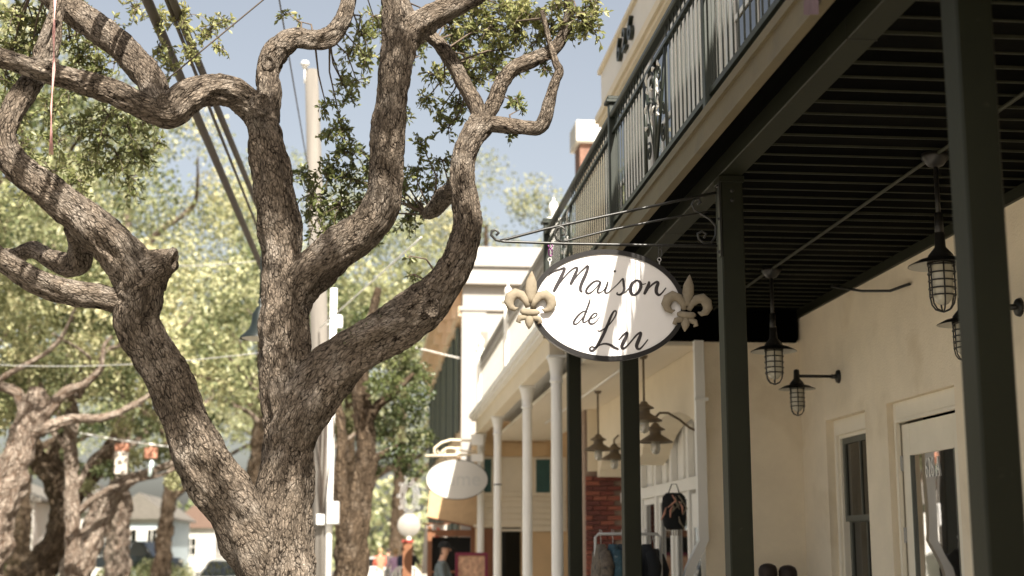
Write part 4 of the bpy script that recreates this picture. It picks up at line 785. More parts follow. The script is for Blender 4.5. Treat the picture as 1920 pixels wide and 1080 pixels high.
# crown above the frame: unseen limbs and leaf sprays added sunward to shade the oak
def ov(px, py, Y_, *rest): p_ = at(px, py, Y=Y_); return [(p_.x, p_.y, p_.z, .05)]+list(rest)
for i, c in enumerate((ov(720,-160,9.15, (-.1,8.3,6.0,.05), (.2,7.2,6.4,.04), (.5,6.2,6.7,.03), (.6,5.2,6.8,.02)), ov(700,-140,9.8, (-.7,8.6,6.3,.04), (-.9,7.2,6.5,.035), (-.9,6.2,6.6,.025)), ov(-20,-120,9.7, (-2.4,8.4,6.1,.04), (-2.1,7.0,6.4,.03), (-2.0,5.8,6.5,.02)))):
    o, C_ = bark_tube(oak, 'limb', c, 'oakbark', seed=30+i, plate=.036, ds=.03, vs_=.025); SAMP = np.concatenate([SAMP, C_[::4, :3]])
SHADE = [(600,725,9.4,4),(630,690,9.4,4),(670,655,9.35,4),(715,625,9.3,4),(760,597,9.3,4),(800,565,9.3,4),(838,522,9.2,3),(866,468,9.2,3),(515,395,9.5,3),(512,340,9.5,3),(503,285,9.5,3),(495,240,9.5,1),(738,250,9.2,2),(736,180,9.2,2),(745,120,9.2,1),(715,340,9.3,1),(282,650,9.2,3),(300,690,9.2,2),(345,790,9.3,3),(335,765,9.2,2),(575,610,9.5,3),(575,680,9.5,2),(540,860,9.5,3),(560,800,9.5,2),(545,920,9.5,1),(310,215,9.1,1),(235,185,9,1),(60,125,8.8,1),(440,960,9.4,1)]
for (px, py, Y_, k) in SHADE:
    for _ in range(k):
        t_ = random.uniform(3.6, 5.2); q = at(px, py, Y=Y_)+SUN*t_+Vector((random.uniform(-.13,.13), random.uniform(-.13,.13), 0)); spray(q, random.uniform(.2, .3), 13, tint=.5, leaf=.06)
for _ in range(10):
    Y_ = random.uniform(6.2, 11.0); x_ = random.uniform(-4.0, .55); z_ = 1.6+Y_*.41+random.uniform(.15, 2.6)
    spray((x_, Y_, z_), random.uniform(.18, .34), 8, tint=.5)
TP, TD, TT = [], [], []   # ferns and moss growing along the top of the long lower limb
for _ in range(900):
    k_ = random.random(); px = 640+k_*170; py = 646-k_*92-10*math.sin(k_*3.1)
    q = at(px+random.uniform(-6, 6), py+random.uniform(-4, 10), Y=random.uniform(9.2, 9.36)); TP.append(tuple(q)); TD.append((random.gauss(0, .6), random.gauss(-.2, .6), random.uniform(.1, 1))); TT.append(random.uniform(.1, .7))
o = link(bpy.data.objects.new('fern_tufts', leaves_mesh('fern_tufts', TP, TD, rdir(900), RNG.uniform(.010, .032, 900), RNG.uniform(.002, .005, 900), TT, M['darkleaf'])), oak); o['kind'] = 'stuff'
o = TW.build('twigs', mat('twig_bark', (.10,.075,.055), .9, .2, 20), oak); o['kind'] = 'stuff'
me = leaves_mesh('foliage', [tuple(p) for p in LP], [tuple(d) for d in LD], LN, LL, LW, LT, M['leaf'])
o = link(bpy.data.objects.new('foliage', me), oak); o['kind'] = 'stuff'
print('near leaves', len(LP))

# ------------------------------------------------------------------ other trees
def far_tree(name, loc, label, limbs, clumps, material, bark, leaf, nleaf, group=None, ds=.06, vs_=.05):
    """limbs: lists of (x,y,z,r) in world; clumps: (x,y,z,r)"""
    t = thing(name, loc, label, 'tree', group)
    for i, c in enumerate(limbs): bark_tube(t, 'trunk' if i == 0 else 'limb', c, bark, ds=ds, vs_=vs_, nmin=8, plate=.12, amp=1.4, knob=1.0, seed=i+len(label))
    cl = np.array(clumps); wgt = cl[:, 3]**2; idx = RNG.choice(len(cl), nleaf, p=wgt/wgt.sum())
    d = rdir(nleaf); rad = RNG.uniform(.25, 1.0, nleaf)**.6
    pos = cl[idx, :3]+d*(cl[idx, 3]*rad)[:, None]*np.array([1, 1, .72])
    ln = leaf*RNG.uniform(.6, 1.3, nleaf); tint = np.clip(RNG.normal(.5, .20, nleaf)+RNG.normal(0, .22, len(cl))[idx], 0, 1)
    me = leaves_mesh('crown', pos, rdir(nleaf, (0, 0, -.3)), rdir(nleaf, (0, -.2, .5)), ln, ln*RNG.uniform(.22, .36, nleaf), tint, M[material])
    o = link(bpy.data.objects.new('crown', me), t); o['kind'] = 'stuff'; return t
def tree_auto(name, x, y, h, cr, tr, label, material='farleaf', bark='brownbark', leaf=.14, nleaf=7000, ncl=46, base=.35, squash=.8, group=None):
    rs = random.Random(int(x*17+y*31)); limbs = []; cz = h-cr*squash
    lean = (rs.uniform(-.06, .06)*h, rs.uniform(-.04, .04)*h)
    limbs.append([(x, y, -.2, tr*1.25), (x+lean[0]*.2, y, h*.15, tr), (x+lean[0]*.5, y+lean[1]*.5, h*base, tr*.85), (x+lean[0], y+lean[1], h*.62, tr*.5), (x+lean[0], y+lean[1], h*.85, tr*.2)])
    clumps = []
    for k in range(7):
        a = k*.9+rs.uniform(-.3, .3); b0 = h*(base-.04+.05*k); rr = cr*rs.uniform(.55, .9)
        e = (x+lean[0]+rr*math.cos(a), y+lean[1]+rr*math.sin(a), min(h*.78, b0+h*rs.uniform(.14, .28)))
        limbs.append([(x+lean[0]*.5, y+lean[1]*.5, b0, tr*.45), (x+lean[0]*.6+rr*.35*math.cos(a), y+rr*.35*math.sin(a), b0+(e[2]-b0)*.45, tr*.33), (x+rr*.7*math.cos(a+.15), y+rr*.7*math.sin(a+.15), b0+(e[2]-b0)*.7, tr*.22), (*e, tr*.08)])
    for _ in range(ncl):
        a = rs.uniform(0, 6.283); u = rs.uniform(-.75, 1); q = math.sqrt(max(0, 1-u*u)); s = rs.uniform(.55, 1.0)
        clumps.append((x+lean[0]+cr*s*q*math.cos(a), y+lean[1]+cr*s*q*math.sin(a), cz+cr*squash*s*u, cr*rs.uniform(.16, .30)))
    return far_tree(name, (x, y, 0), label, limbs, clumps, material, bark, leaf, nleaf, group)
# kerb tree just behind the oak
kY = 25.0
def LK(Y_, *pts): return [(*at(x, y, Y=Y_), w_*.5*Y_/FPX) for x, y, w_ in pts]
cl = [(*at(px, py, Y=kY+dy), r*kY/FPX) for px, py, r, dy in ((735,650,50,0),(770,700,46,.5),(720,720,40,-.5),(760,770,44,0),(790,820,30,.5),(715,800,36,1),(745,850,36,0),(680,660,50,.8),(650,720,36,.3),(620,690,30,1),(700,600,46,.5),(760,610,40,.2),(790,740,30,-.6),(770,880,26,.3),(700,880,24,.8),(640,640,40,1.2),(600,640,36,1),(640,800,24,.5))]
far_tree('street_tree', (-.2, kY, 0), 'dark slender street tree with forked trunk right of the utility pole', [LK(kY, (655,1180,64), (655,1080,60), (660,1010,56), (676,940,44), (686,860,38), (682,780,36), (676,700,30), (690,620,22), (710,540,12)), LK(kY, (658,1030,40), (645,980,34), (640,900,26), (642,820,20), (630,740,14), (620,660,8)), LK(kY, (684,800,26), (710,760,20), (745,730,14), (775,700,8)), LK(kY, (686,870,20), (720,850,14), (755,830,8))], cl, 'darkleaf', 'brownbark', .085, 6500, ds=.05, vs_=.04)
# trees across the road, nearest first, traced trunks
fY = 38.0
def crown(rows, Y_): return [(*at(px, py, Y=Y_+dy), r*Y_/FPX) for px, py, r, dy in rows]
far_tree('crooked_tree', at(90, 1080, Y=fY), 'brown crooked tree forking low across the road at far left', [LK(fY, (20,1130,74), (66,1080,66), (105,1020,52), (118,965,44), (112,925,46), (95,890,40), (72,860,34), (66,830,24), (50,790,14)), LK(fY, (118,960,36), (140,930,34), (168,895,30), (195,855,26), (215,820,20), (232,780,12)), LK(fY, (112,925,26), (112,890,24), (100,850,18), (120,810,12))],
 crown([(60,800,40,1),(140,800,36,0),(120,860,26,1),(180,790,36,1),(30,760,40,2),(90,740,40,1),(220,770,40,1),(140,880,26,2),(60,870,24,1)], fY), 'farleaf', 'brownbark', .13, 2600, ds=.06)
fY2 = 34.0
far_tree('pale_tree', at(160, 1080, Y=fY2), 'pale smooth tree leaning right across the road with a cut stump top', [LK(fY2, (110,1150,60), (140,1080,54), (168,1020,48), (190,965,44), (205,935,40), (222,915,30), (245,900,22), (280,885,16), (335,865,10)), LK(fY2, (196,960,26), (182,945,18), (160,920,10)), LK(fY2, (215,925,24), (235,930,18), (246,960,10))],
 crown([(250,860,30,1),(300,850,30,1),(330,900,26,0),(200,880,26,1),(270,800,34,2),(160,910,20,0)], fY2), 'farleaf', 'palebark', .11, 1500, ds=.05)
fY3 = 30.0
far_tree('white_limbed_tree', at(-20, 1080, Y=fY3), 'white limbed tree with a knothole at the left edge', [LK(fY3, (-60,1150,90), (-20,1000,80), (10,920,66), (30,860,56), (50,800,46), (62,765,42), (68,742,36), (72,728,26)), LK(fY3, (55,800,34), (85,775,26), (120,738,20), (160,720,16), (190,690,12)), LK(fY3, (45,820,34), (90,800,24), (140,785,18), (200,782,14), (250,760,11), (290,735,8)), LK(fY3, (40,830,30), (45,780,26), (35,740,22), (5,725,18), (-40,715,14)), LK(fY3, (190,690,10), (195,650,8), (210,630,6))],
 crown([(30,680,50,1),(100,690,44,1),(160,650,50,2),(220,700,50,2),(60,610,60,2),(140,590,56,3),(10,560,50,3),(260,650,50,3),(200,600,50,3),(20,500,46,3),(90,530,50,3),(280,730,40,2),(10,780,36,1),(110,760,26,2),(230,800,30,3)], fY3), 'goldleaf', 'palebark', .095, 7500, ds=.05)
T_ = [ (-7.9, 47, 17.5, 5.6, .34, 'tall pale green tree across the road left of the oak', 'goldleaf', 26000),
 (-4.6, 54, 16.5, 6.0, .36, 'broad light green tree whose crown fills the gap behind the oak fork', 'farleaf', 28000),
 (-11.0, 40, 16.5, 5.6, .34, 'leafy tree across the road behind the white limbed tree', 'farleaf', 26000),
 (-8.3, 29, 12.8, 3.4, .2, 'tall slim leafy tree filling the upper left corner', 'farleaf', 15000),
 (-6.4, 33, 9.0, 3.2, .2, 'smaller leafy tree across the road below the left limbs', 'goldleaf', 14000),
 (-2.2, 37, 10.2, 3.4, .2, 'leafy kerb tree between the oak and the utility pole', 'farleaf', 14000),
 (-.6, 60, 13, 4.8, .34, 'street tree far down the kerb beyond the utility pole', 'farleaf', 16000),
 (4.7, 60, 18.3, 5.8, .4, 'tall yellow green tree rising over the white building', 'goldleaf', 34000),
 (-14, 60, 17, 6, .4, 'high crowned tree behind the houses at far left', 'goldleaf', 16000),
 (-9.5, 68, 15, 5.5, .36, 'rounded tree beside the far houses', 'farleaf', 13000),
 (-5.5, 80, 17, 6.5, .4, 'large distant tree closing the end of the road', 'farleaf', 14000),
 (-19, 92, 16, 6, .4, 'distant tree behind the red roofed house', 'farleaf', 7000),
 (1.6, 84, 18, 6.5, .4, 'distant tree above the people on the sidewalk', 'goldleaf', 12000),
 (-26, 70, 14, 6, .4, 'bushy tree beyond the left edge behind the white cottage', 'farleaf', 4000) ]
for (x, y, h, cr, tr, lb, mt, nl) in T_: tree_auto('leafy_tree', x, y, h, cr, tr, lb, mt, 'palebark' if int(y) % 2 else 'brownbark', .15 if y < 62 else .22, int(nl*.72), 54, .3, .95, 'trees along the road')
# distant wood
pos = np.stack([RNG.uniform(-90, 60, 16000), RNG.uniform(125, 150, 16000), RNG.uniform(0, 1, 16000)**1.4*11], 1); pos[:, 2] *= (.6+.4*np.sin(pos[:, 0]*.21)*np.sin(pos[:, 0]*.083+1))
ln = RNG.uniform(.5, 1.0, 16000)
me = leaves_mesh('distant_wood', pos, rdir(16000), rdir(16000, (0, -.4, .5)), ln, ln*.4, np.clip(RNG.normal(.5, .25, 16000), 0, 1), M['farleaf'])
tag(link(bpy.data.objects.new('distant_wood', me)), 'hazy line of distant trees at the end of the road', 'trees', kind='stuff')

# ------------------------------------------------------------------ pole, cables, street lamp
pole = thing('utility_pole', (-.75, 22, 0), 'weathered wooden utility pole with white conduit and meter boxes behind the oak', 'utility pole')
pb = at(602, 1033, Y=22); pt = at(584, 132, Y=22)
MB().tube([(pb.x, 22, -.2), (pb.x, 22, 3), (pt.x, 22, pt.z)], [.165, .155, .105], 16).build('shaft', 'wood', pole)
MB().tube([(pb.x+.12, 21.86, .0), (pb.x+.105, 21.86, 5.6)], .055, 10).build('conduit', 'pipe', pole)
MB().tube([(pt.x-.1, 21.9, pt.z-.25), (pt.x-.1, 21.9, pt.z+.05)], .012, 8).lathe([(.0, .12), (.05, .11), (.075, .06), (.05, .05), (.04, .0), (0, 0)], (pt.x-.1, 21.9, pt.z), 14).build('insulator', 'pipe', pole)
bxp = at(620, 962, Y=21.8); MB().box(bxp.x-.06, bxp.x+.13, 21.68, 21.82, bxp.z-.17, bxp.z+.17, bev=.012).build('meter_box', 'grey', pole)
bxp = at(601, 972, Y=21.8); MB().box(bxp.x-.06, bxp.x+.06, 21.7, 21.83, bxp.z-.1, bxp.z+.06, bev=.01).build('junction_box', 'pipe', pole)
m = MB()
for k in range(5): m.tube([(pb.x-.04+.03*k, 21.83, 4.4), (pb.x-.08+.05*k+random.uniform(-.05, .05), 21.78, 3.4), (pb.x+.03*k+random.uniform(-.08, .05), 21.8, 2.6), (pb.x-.02+.01*k, 21.82, 2.0)], .012, 6)
m.build('riser_cable', 'rubber', pole)
for z in (6.9, 5.0): MB().lathe([(.05, 0), (.05, .16), (.03, .2)], (pb.x+.2, 21.95, z), 10).tube([(pb.x, 21.95, z+.05), (pb.x+.2, 21.95, z+.05)], .015, 6).build('spool_insulator', 'pipe', pole)
pole2 = thing('utility_pole', (-1.55, 46, 0), 'second wooden utility pole far down the kerb hidden behind the oak trunk', 'utility pole')
MB().tube([(-1.55, 46, -.2), (-1.55, 46, 9)], [.16, .11], 12).build('shaft', 'wood', pole2)
MB().box(-2.3, -.8, 45.9, 45.99, 8.2, 8.32).build('cross_arm', 'wood', pole2)
def cable(px0, py0, px1, py1, Ya, Yb, rad, lb, mm='rubber', ext=True, sag=0.0, n=14):
    a = at(px0, py0, Y=Ya); b = at(px1, py1, Y=Yb); d = b-a
    if ext: a = a-d*1.0; b = b+d*1.0
    pts = [a.lerp(b, i/n)-Vector((0, 0, sag*4*(i/n)*(1-i/n))) for i in range(n+1)]
    return tag(MB().tube(pts, rad, 8).build('overhead_cable', mm), lb, 'cable', 'overhead cables')
cable(276, 0, 490, 500, 10.2, 19.6, .042, 'thick leftmost overhead cable bundle crossing behind the oak')
cable(312, 0, 500, 470, 10.2, 19.6, .016, 'thin overhead cable between the two thick bundles')
cable(324, 0, 505, 440, 10.2, 19.6, .034, 'thick right-hand overhead cable bundle crossing behind the oak')
cable(1400, -750, 278, 178, 8.6, 9.25, .0055, 'thin black service wire slanting down left from the top edge', ext=False)
cable(370, -900, 580, 330, 6.5, 21.8, .008, 'thin vertical wire dropping beside the pole top', ext=False)
cable(-40, 682, 500, 660, 28, 22, .007, 'pale slack wire low behind the left limb', 'grey', ext=False, sag=.12)
cable(330, 498, 500, 486, 26, 24, .008, 'pale wire running right from the limb stub', 'grey', ext=False, sag=.04)
cable(600, 615, 790, 445, 21.8, 17, .010, 'pale service wire rising from the pole towards the balcony', 'pipe', ext=False)
cable(780, 652, 862, 672, 27, 30, .014, 'short pale wire tied to the tan front of the white building', 'pipe', ext=False)
lp_ = at(480, 632, Y=16); sl = thing('street_lamp', (-.98, 16, 0), 'dark green bell shaped street lamp peeping out left of the oak trunk', 'street lamp')
MB().tube([(-.98, 16, 0), (-.98, 16, 4.9)], [.07, .045], 12).lathe([(.14, 0), (.14, .3), (.08, .5), (.07, .55)], (-.98, 16, 0), 14).build('post', 'lamp_green', sl)
MB().tube([(-.98, 16, 4.8), (-1.1, 16, 4.95), (-1.25, 16, 4.95), (lp_.x+.04, 16, 4.75), (lp_.x+.04, 16, 4.4)], .02, 8).build('arm', 'lamp_green', sl)
MB().lathe([(0, .46), (.02, .44), (.035, .40), (.02, .36), (.05, .33), (.09, .26), (.10, .15), (.13, .08), (.22, .0), (.225, -.02)], (lp_.x+.04, 16, lp_.z), 24).build('lamp_bell', 'lamp_green', sl)
MB().lathe([(.2, -.015), (.15, -.03), (.0, -.05)], (lp_.x+.04, 16, lp_.z), 20).build('lamp_lens', 'frosted', sl)

# ------------------------------------------------------------------ far houses across the road
def house(name, label, x0, x1, y0, y1, h, wallm, roofm, gable, door=None, wins=(), sidewins=()):
    t = thing(name, ((x0+x1)/2, y0, 0), label, 'house', 'houses across the road')
    w_ = MB().box(x0, x1, y0, y1, -.1, h).build('wall', wallm, t)
    lap = MB().box(x0-.012, x1+.012, -.015, 0, -.11, .11).mesh('siding_board', M[wallm] if isinstance(wallm, str) else wallm)
    for i in range(int(h/.24)): piece('siding_board', lap, w_, (0, y0-.002, .13+.24*i), None, (R(-3), 0, 0))
    xm = (x0+x1)/2; o_ = .4
    MB().prism([(x0-o_, h-.05), (x1+o_, h-.05), (x1+o_, h+.06), (xm, h+gable+.08), (x0-o_, h+.06)], 'y', y0-o_, y1+o_).build('roof', roofm, t)
    MB().box(x0-.08, x1+.08, y0-.1, y0-.02, h-.28, h-.06).build('frieze', 'bwhite', t)
    if door:
        d = MB().box(door[0], door[1], y0-.07, y0-.03, 0, 2.2).build('door', door[2], t); MB().lathe([(0, -.05), (.05, -.04), (.05, 0)], (door[0]+.12, y0-.07, 1.0), 10, 'y').build('handle', 'bronze', d)
        MB().box(door[0]-.12, door[0]-.001, y0-.08, y0-.03, 0, 2.3).box(door[1]+.001, door[1]+.12, y0-.08, y0-.03, 0, 2.3).box(door[0]-.12, door[1]+.12, y0-.085, y0-.03, 2.2, 2.35).build('door_frame', 'bwhite', t)
    for (a, b, c, d_) in wins:
        f = MB().box(a-.1, a, y0-.08, y0-.03, c-.1, d_+.1).box(b, b+.1, y0-.08, y0-.03, c-.1, d_+.1).box(a, b, y0-.08, y0-.03, d_, d_+.1).box(a, b, y0-.1, y0-.03, c-.1, c).build('window', 'bwhite', t)
        MB().box(a, b, y0-.06, y0-.04, c, d_).build('pane', 'pane', f); MB().box((a+b)/2-.03, (a+b)/2+.03, y0-.075, y0-.061, c, d_).box(a, b, y0-.076, y0-.062, (c+d_)/2-.03, (c+d_)/2+.03).build('muntin', 'bwhite', f)
    for (a, b, c, d_) in sidewins:
        f = MB().box(x1+.02, x1+.08, a-.1, b+.1, c-.1, d_+.1).build('window', 'bwhite', t); MB().box(x1+.081, x1+.09, a, b, c, d_).build('pane', 'pane', f)
    return t
house('cottage', 'white sided cottage at the left edge with a deep red door', -27, -16.2, 72, 82, 4.0, 'bwhite', 'rooft', 2.4, (-17.6, -16.7, 'redpaint'), ((-20, -19, .9, 2.3), (-23, -22, .9, 2.3)), ((74, 75, .9, 2.3), (78, 79, .9, 2.3)))
house('cottage', 'white cottage with a small square window between the two leaning trunks', -19.2, -15.3, 88, 98, 3.9, 'bwhite', 'rooft', 1.8, None, ((-17.95, -17.3, 2.6, 3.6),))
house('cottage', 'blue grey cottage with white framed window behind the dark car', -16.0, -12.6, 92, 104, 3.6, 'hblue', 'rooft', 1.5, None, ((-15.1, -14.4, 1.0, 2.9), (-13.7, -13.2, 1.0, 2.9)))
house('cottage', 'white cottage with a rusty red roof beside the left limb', -14.2, -11.2, 108, 118, 3.3, 'bwhite', 'roofr', 1.6, None, ((-13.3, -12.6, 1.3, 2.5),))
house('cottage', 'long white house just beyond the left edge of the picture', -30, -19.5, 50, 68, 5.2, 'bwhite', 'rooft', 2.6, None, ((-24, -23, 1, 2.6),), ((53, 54.2, 1, 2.8), (58, 59.2, 1, 2.8), (63, 64.2, 1, 2.8)))
pr = thing('porch_roof', (-17, 71, 0), 'pale flat porch roof above the red cottage door at far left', 'porch')
MB().box(-18.2, -16.2, 70.2, 71.85, 2.75, 2.95).build('roof', 'bwhite', pr); MB().box(-16.35, -16.25, 70.25, 70.35, 0, 2.75).build('post', 'bwhite', pr); MB().box(-18.15, -18.05, 70.25, 70.35, 0, 2.75).build('post', 'bwhite', pr)
# clipped shrubs along the far walk
for i, (px, py, Y_, r_, lb) in enumerate(((290, 1058, 78, 1.1, 'low green hedge clump in front of the blue grey cottage'), (215, 1066, 70, .8, 'small round shrub by the pale leaning trunk'), (325, 1062, 90, 1.0, 'far green shrub near the road bend'), (250, 1030, 88, 1.3, 'bushy shrub rising behind the dark car'), (20, 1035, 68, .9, 'thin dark shrub against the white cottage wall'))):
    p = at(px, py, Y=Y_); t = thing('shrub', (p.x, Y_, 0), lb, 'shrub', 'shrubs across the road'); n_ = 900
    d = rdir(n_); d[:, 2] = np.abs(d[:, 2]); pos = np.array([p.x, Y_, 0])+d*r_*RNG.uniform(.5, 1, n_)[:, None]*np.array([1.3, 1, 1.2])
    ln = RNG.uniform(.1, .22, n_); me = leaves_mesh('foliage', pos, rdir(n_), rdir(n_), ln, ln*.4, RNG.uniform(0, 1, n_), M['farleaf']); o = link(bpy.data.objects.new('foliage', me), t); o['kind'] = 'stuff'
    MB().tube([(p.x, Y_, -.1), (p.x+.05, Y_, r_*.8)], [.05, .02], 6).build('stem', 'wood', t)
mb = struct(MB().box(-15, -11, 60, 75, -.12, .05).build('flower_bed', 'mulch'))

# ------------------------------------------------------------------ cars
def car(label, x, y, rz, paint, suv=False, z0=-.12):
    t = thing('parked_car', (0, 0, 0), label, 'car', 'cars parked along the road')
    H = 1.78 if suv else 1.45; hw = .88; pm = mat('car_paint_'+label[:6], paint, .3, .05, 4, spec=.6, metal=.2)
    prof = [(-2.2, .35, .80), (-2.22, .62, .86), (-2.1, .86, .86), (-1.2, .94, .88), (-.2, .97, .88), (1.2, .98, .88), (1.95, .95, .87), (2.2, .85, .85), (2.22, .5, .82), (2.15, .32, .78)]
    m = MB(); ring = []
    for (yy, zz, w_) in prof: ring.append((yy, zz, w_))
    n_ = len(ring); vs = [(s*w_, yy, zz) for s in (-1, 1) for yy, zz, w_ in ring]
    m.add(vs, [tuple(range(n_)), tuple(range(2*n_-1, n_-1, -1))] + [(i, (i+1) % n_, n_+(i+1) % n_, n_+i) for i in range(n_)]); m.build('body', pm, t)
    cb = [(-1.25, .93, .84), (-.55, H-.06, .66), (.2, H, .68), (1.0 if not suv else 1.8, H-.05, .67), (1.75 if not suv else 2.1, .97, .82)]
    n_ = len(cb); vs = [(s*w_, yy, zz) for s in (-1, 1) for yy, zz, w_ in cb]
    cbo = MB().add(vs, [tuple(range(n_)), tuple(range(2*n_-1, n_-1, -1))] + [(i, (i+1) % n_, n_+(i+1) % n_, n_+i) for i in range(n_)]).build('cabin', 'carglass', t)
    MB().add([(s*w_*1.02, yy, zz+.015) for s in (-1, 1) for yy, zz, w_ in cb[1:4]], [(0, 1, 4, 3), (1, 2, 5, 4)]).build('roof_panel', pm, cbo)
    pil = MB()
    for s in (-1, 1):
        for i in range(n_-1): pil.tube([(s*cb[i][2], cb[i][0], cb[i][1]), (s*cb[i+1][2], cb[i+1][0], cb[i+1][1])], .03, 6)
        pil.tube([(s*.86, .2, .97), (s*.685, .2, H)], .03, 6)
    pil.build('pillar', pm, cbo)
    for s in (-1, 1):
        for yy in (-1.35, 1.4):
            wh = MB().lathe([(.0, -.1), (.24, -.1), (.31, -.09), (.33, -.05), (.33, .05), (.31, .09), (.24, .1), (0, .1)], (s*.8, yy, .33), 20, 'x').build('wheel', 'tyre', t)
            MB().lathe([(0, .0), (.2, .0), (.21, -.02*s)], (s*.905, yy, .33), 16, 'x').build('rim', 'grey', wh)
        MB().box(s*.5, s*.82, -2.25, -2.19, .62, .76, bev=.02).build('headlight', 'frosted', t); MB().box(s*.55, s*.82, 2.19, 2.24, .68, .82, bev=.02).build('tail_light', 'redpaint', t)
        MB().box(s*.86, s*1.0, -.95, -.82, .95, 1.07, bev=.02).build('wing_mirror', pm, t)
    MB().box(-.8, .8, -2.27, -2.2, .38, .55, bev=.02).box(-.8, .8, 2.2, 2.27, .38, .55, bev=.02).build('bumper', pm, t)
    t.location = (x, y, z0); t.rotation_euler = (0, 0, rz)
car('silver car parked at the kerb just left of the oak trunk', at(432, 1060, Y=46).x, 47, R(-6), (.50, .50, .48))
car('dark blue car standing in front of the blue grey cottage', at(262, 1030, Y=82).x, 82, R(70), (.02, .025, .03), True, .35)
car('white car far down the road to the right of the pole base', at(693, 1060, Y=58).x-.4, 60, R(3), (.75, .75, .74))

# ------------------------------------------------------------------ small things across the road
wb = tag(MB().tube([at(150, 812, Y=33), at(230, 826, Y=33), at(320, 838, Y=33)], .02, 6).build('lantern_wire', 'pipe'), 'pale wire strung between trees carrying the paper lanterns', 'wire')
p = at(228, 860, Y=33); t = thing('paper_lantern', p, 'long white paper lantern with orange top hanging across the road', 'lantern', 'hanging lanterns')
MB().box(p.x-.14, p.x+.14, 32.9, 33.12, p.z-.36, p.z+.16, bev=.02).build('paper_body', 'paper', t); MB().box(p.x-.145, p.x+.145, 32.89, 33.13, p.z+.162, p.z+.34, bev=.02).build('top', 'orange', t); MB().tube([(p.x, 33, p.z+.34), (p.x, 33, p.z+.42)], .01, 6).build('string', 'pipe', t)
p = at(283, 852, Y=33); t = thing('paper_lantern', p, 'square orange paper lantern with a pale blue streamer', 'lantern', 'hanging lanterns')
MB().box(p.x-.14, p.x+.14, 32.9, 33.12, p.z-.10, p.z+.16, bev=.02).build('top', 'orange', t); MB().tube([(p.x+.03, 33, p.z-.1), (p.x+.02, 33, p.z-.3), (p.x-.01, 33, p.z-.5)], [.05, .05, .04], 8).build('streamer', 'bluepale', t); MB().tube([(p.x, 33, p.z+.16), (p.x, 33, p.z+.28)], .01, 6).build('string', 'pipe', t)
a = at(100, 0, Y=8.6); m = MB()
for k in range(3): m.tube([at(101+k*3, -20, Y=8.55), at(103-k*2, 60, Y=8.55), at(99+k*2, 130, Y=8.55), at(97-k, 200, Y=8.58), at(93+k*3, 290, Y=8.6)], .0035, 6)
tag(m.build('hanging_rope', 'rope'), 'frayed red rope hanging down over the upper left limb', 'rope')

# ------------------------------------------------------------------ signs and displays down the sidewalk
p = at(767, 985, Y=31); t = thing('round_sign', p, 'round white hanging sign under a lacy frame at the end of the shops', 'sign')
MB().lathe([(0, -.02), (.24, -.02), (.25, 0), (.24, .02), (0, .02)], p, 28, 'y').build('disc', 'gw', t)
MB().tube([(p.x, p.y, p.z-.24), (p.x+.03, p.y, p.z-1.9)], .05, 8).build('stand', 'bwhite', t)
m = MB(); c = p+Vector((0, 0, .62))
for k in range(3): m.tube([(c.x+(.20-.05*k)*math.cos(a*.2618), c.y, c.z+(.34-.06*k)*math.sin(a*.2618)) for a in range(25)], .010, 6, cap=False)
for k in range(10):
    an = k*.628; m.tube([(c.x+.24*math.cos(an)+.03*math.cos(b*.785), c.y, c.z+.42*math.sin(an)+.03*math.sin(b*.785)) for b in range(9)], .008, 6, cap=False)
m.build('lacy_frame', 'grey', t)
p = at(817, 1010, Y=28.5); t = thing('fabric_banner', p, 'white fabric banner with a red squiggle under the tan awning', 'banner')
nb = 10; vs = []
for i in range(nb+1):
    for j in range(7): vs.append((p.x-.22+.44*j/6-(.08*i/nb if j < 2 else 0)*.6, 28.5+.03*math.sin(j*1.7+i*.4), p.z+.28-.95*i/nb))
MB().add(vs, [(i*7+j, i*7+j+1, (i+1)*7+j+1, (i+1)*7+j) for i in range(nb) for j in range(6)], True).build('cloth', 'paper', t)
MB().tube([(p.x+.02+.05*math.sin(k*.9), 28.44, p.z+.22-.055*k) for k in range(9)], [.012, .03, .035, .025, .035, .03, .04, .03, .012], 6, flat=((0,1,0), .004)).build('red_figure', mat('red_ink', (.55,.09,.06), .7, .2, 10), t)
MB().tube([(p.x-.27, 28.5, p.z+.29), (p.x+.27, 28.5, p.z+.29)], .015, 6).build('rod', 'woodred', t)
p = at(884, 1070, Y=25.0); t = thing('framed_picture', (p.x, 25, 0), 'maroon framed patterned picture standing behind the slim porch columns', 'picture')
z0, z1 = 1.0, 1.52; x0, x1 = p.x-.23, p.x+.23
MB().box(x0-.05, x0, 24.97, 25.02, z0-.05, z1+.05).box(x1, x1+.05, 24.97, 25.02, z0-.05, z1+.05).box(x0, x1, 24.97, 25.02, z1, z1+.05).box(x0, x1, 24.97, 25.02, z0-.05, z0).build('frame', 'maroon', t)
pm = mat('patterned_print', (.55,.34,.22), .7, .5, 9, stain=((.25,.10,.08), 14, .52)); MB().box(x0, x1, 25.0, 25.012, z0, z1).build('print', pm, t)
MB().tube([(x0+.05, 25.05, 0), (x0+.12, 25.04, z1)], .02, 6).tube([(x1-.05, 25.05, 0), (x1-.12, 25.04, z1)], .02, 6).tube([(p.x, 25.4, 0), (p.x, 25.05, z1)], .02, 6).build('easel', 'woodred', t)
kx = at(850, 1040, Y=27); t = thing('wooden_kiosk', (kx.x, 27.2, 0), 'dark wooden kiosk with red top trim under the awning', 'kiosk')
MB().box(kx.x-.5, kx.x-.42, 26.6, 26.7, 0, 2.05).box(kx.x+.3, kx.x+.38, 26.6, 26.7, 0, 2.05).box(kx.x-.42, kx.x+.3, 26.62, 26.68, 1.86, 1.98).build('frame', 'woodred', t)
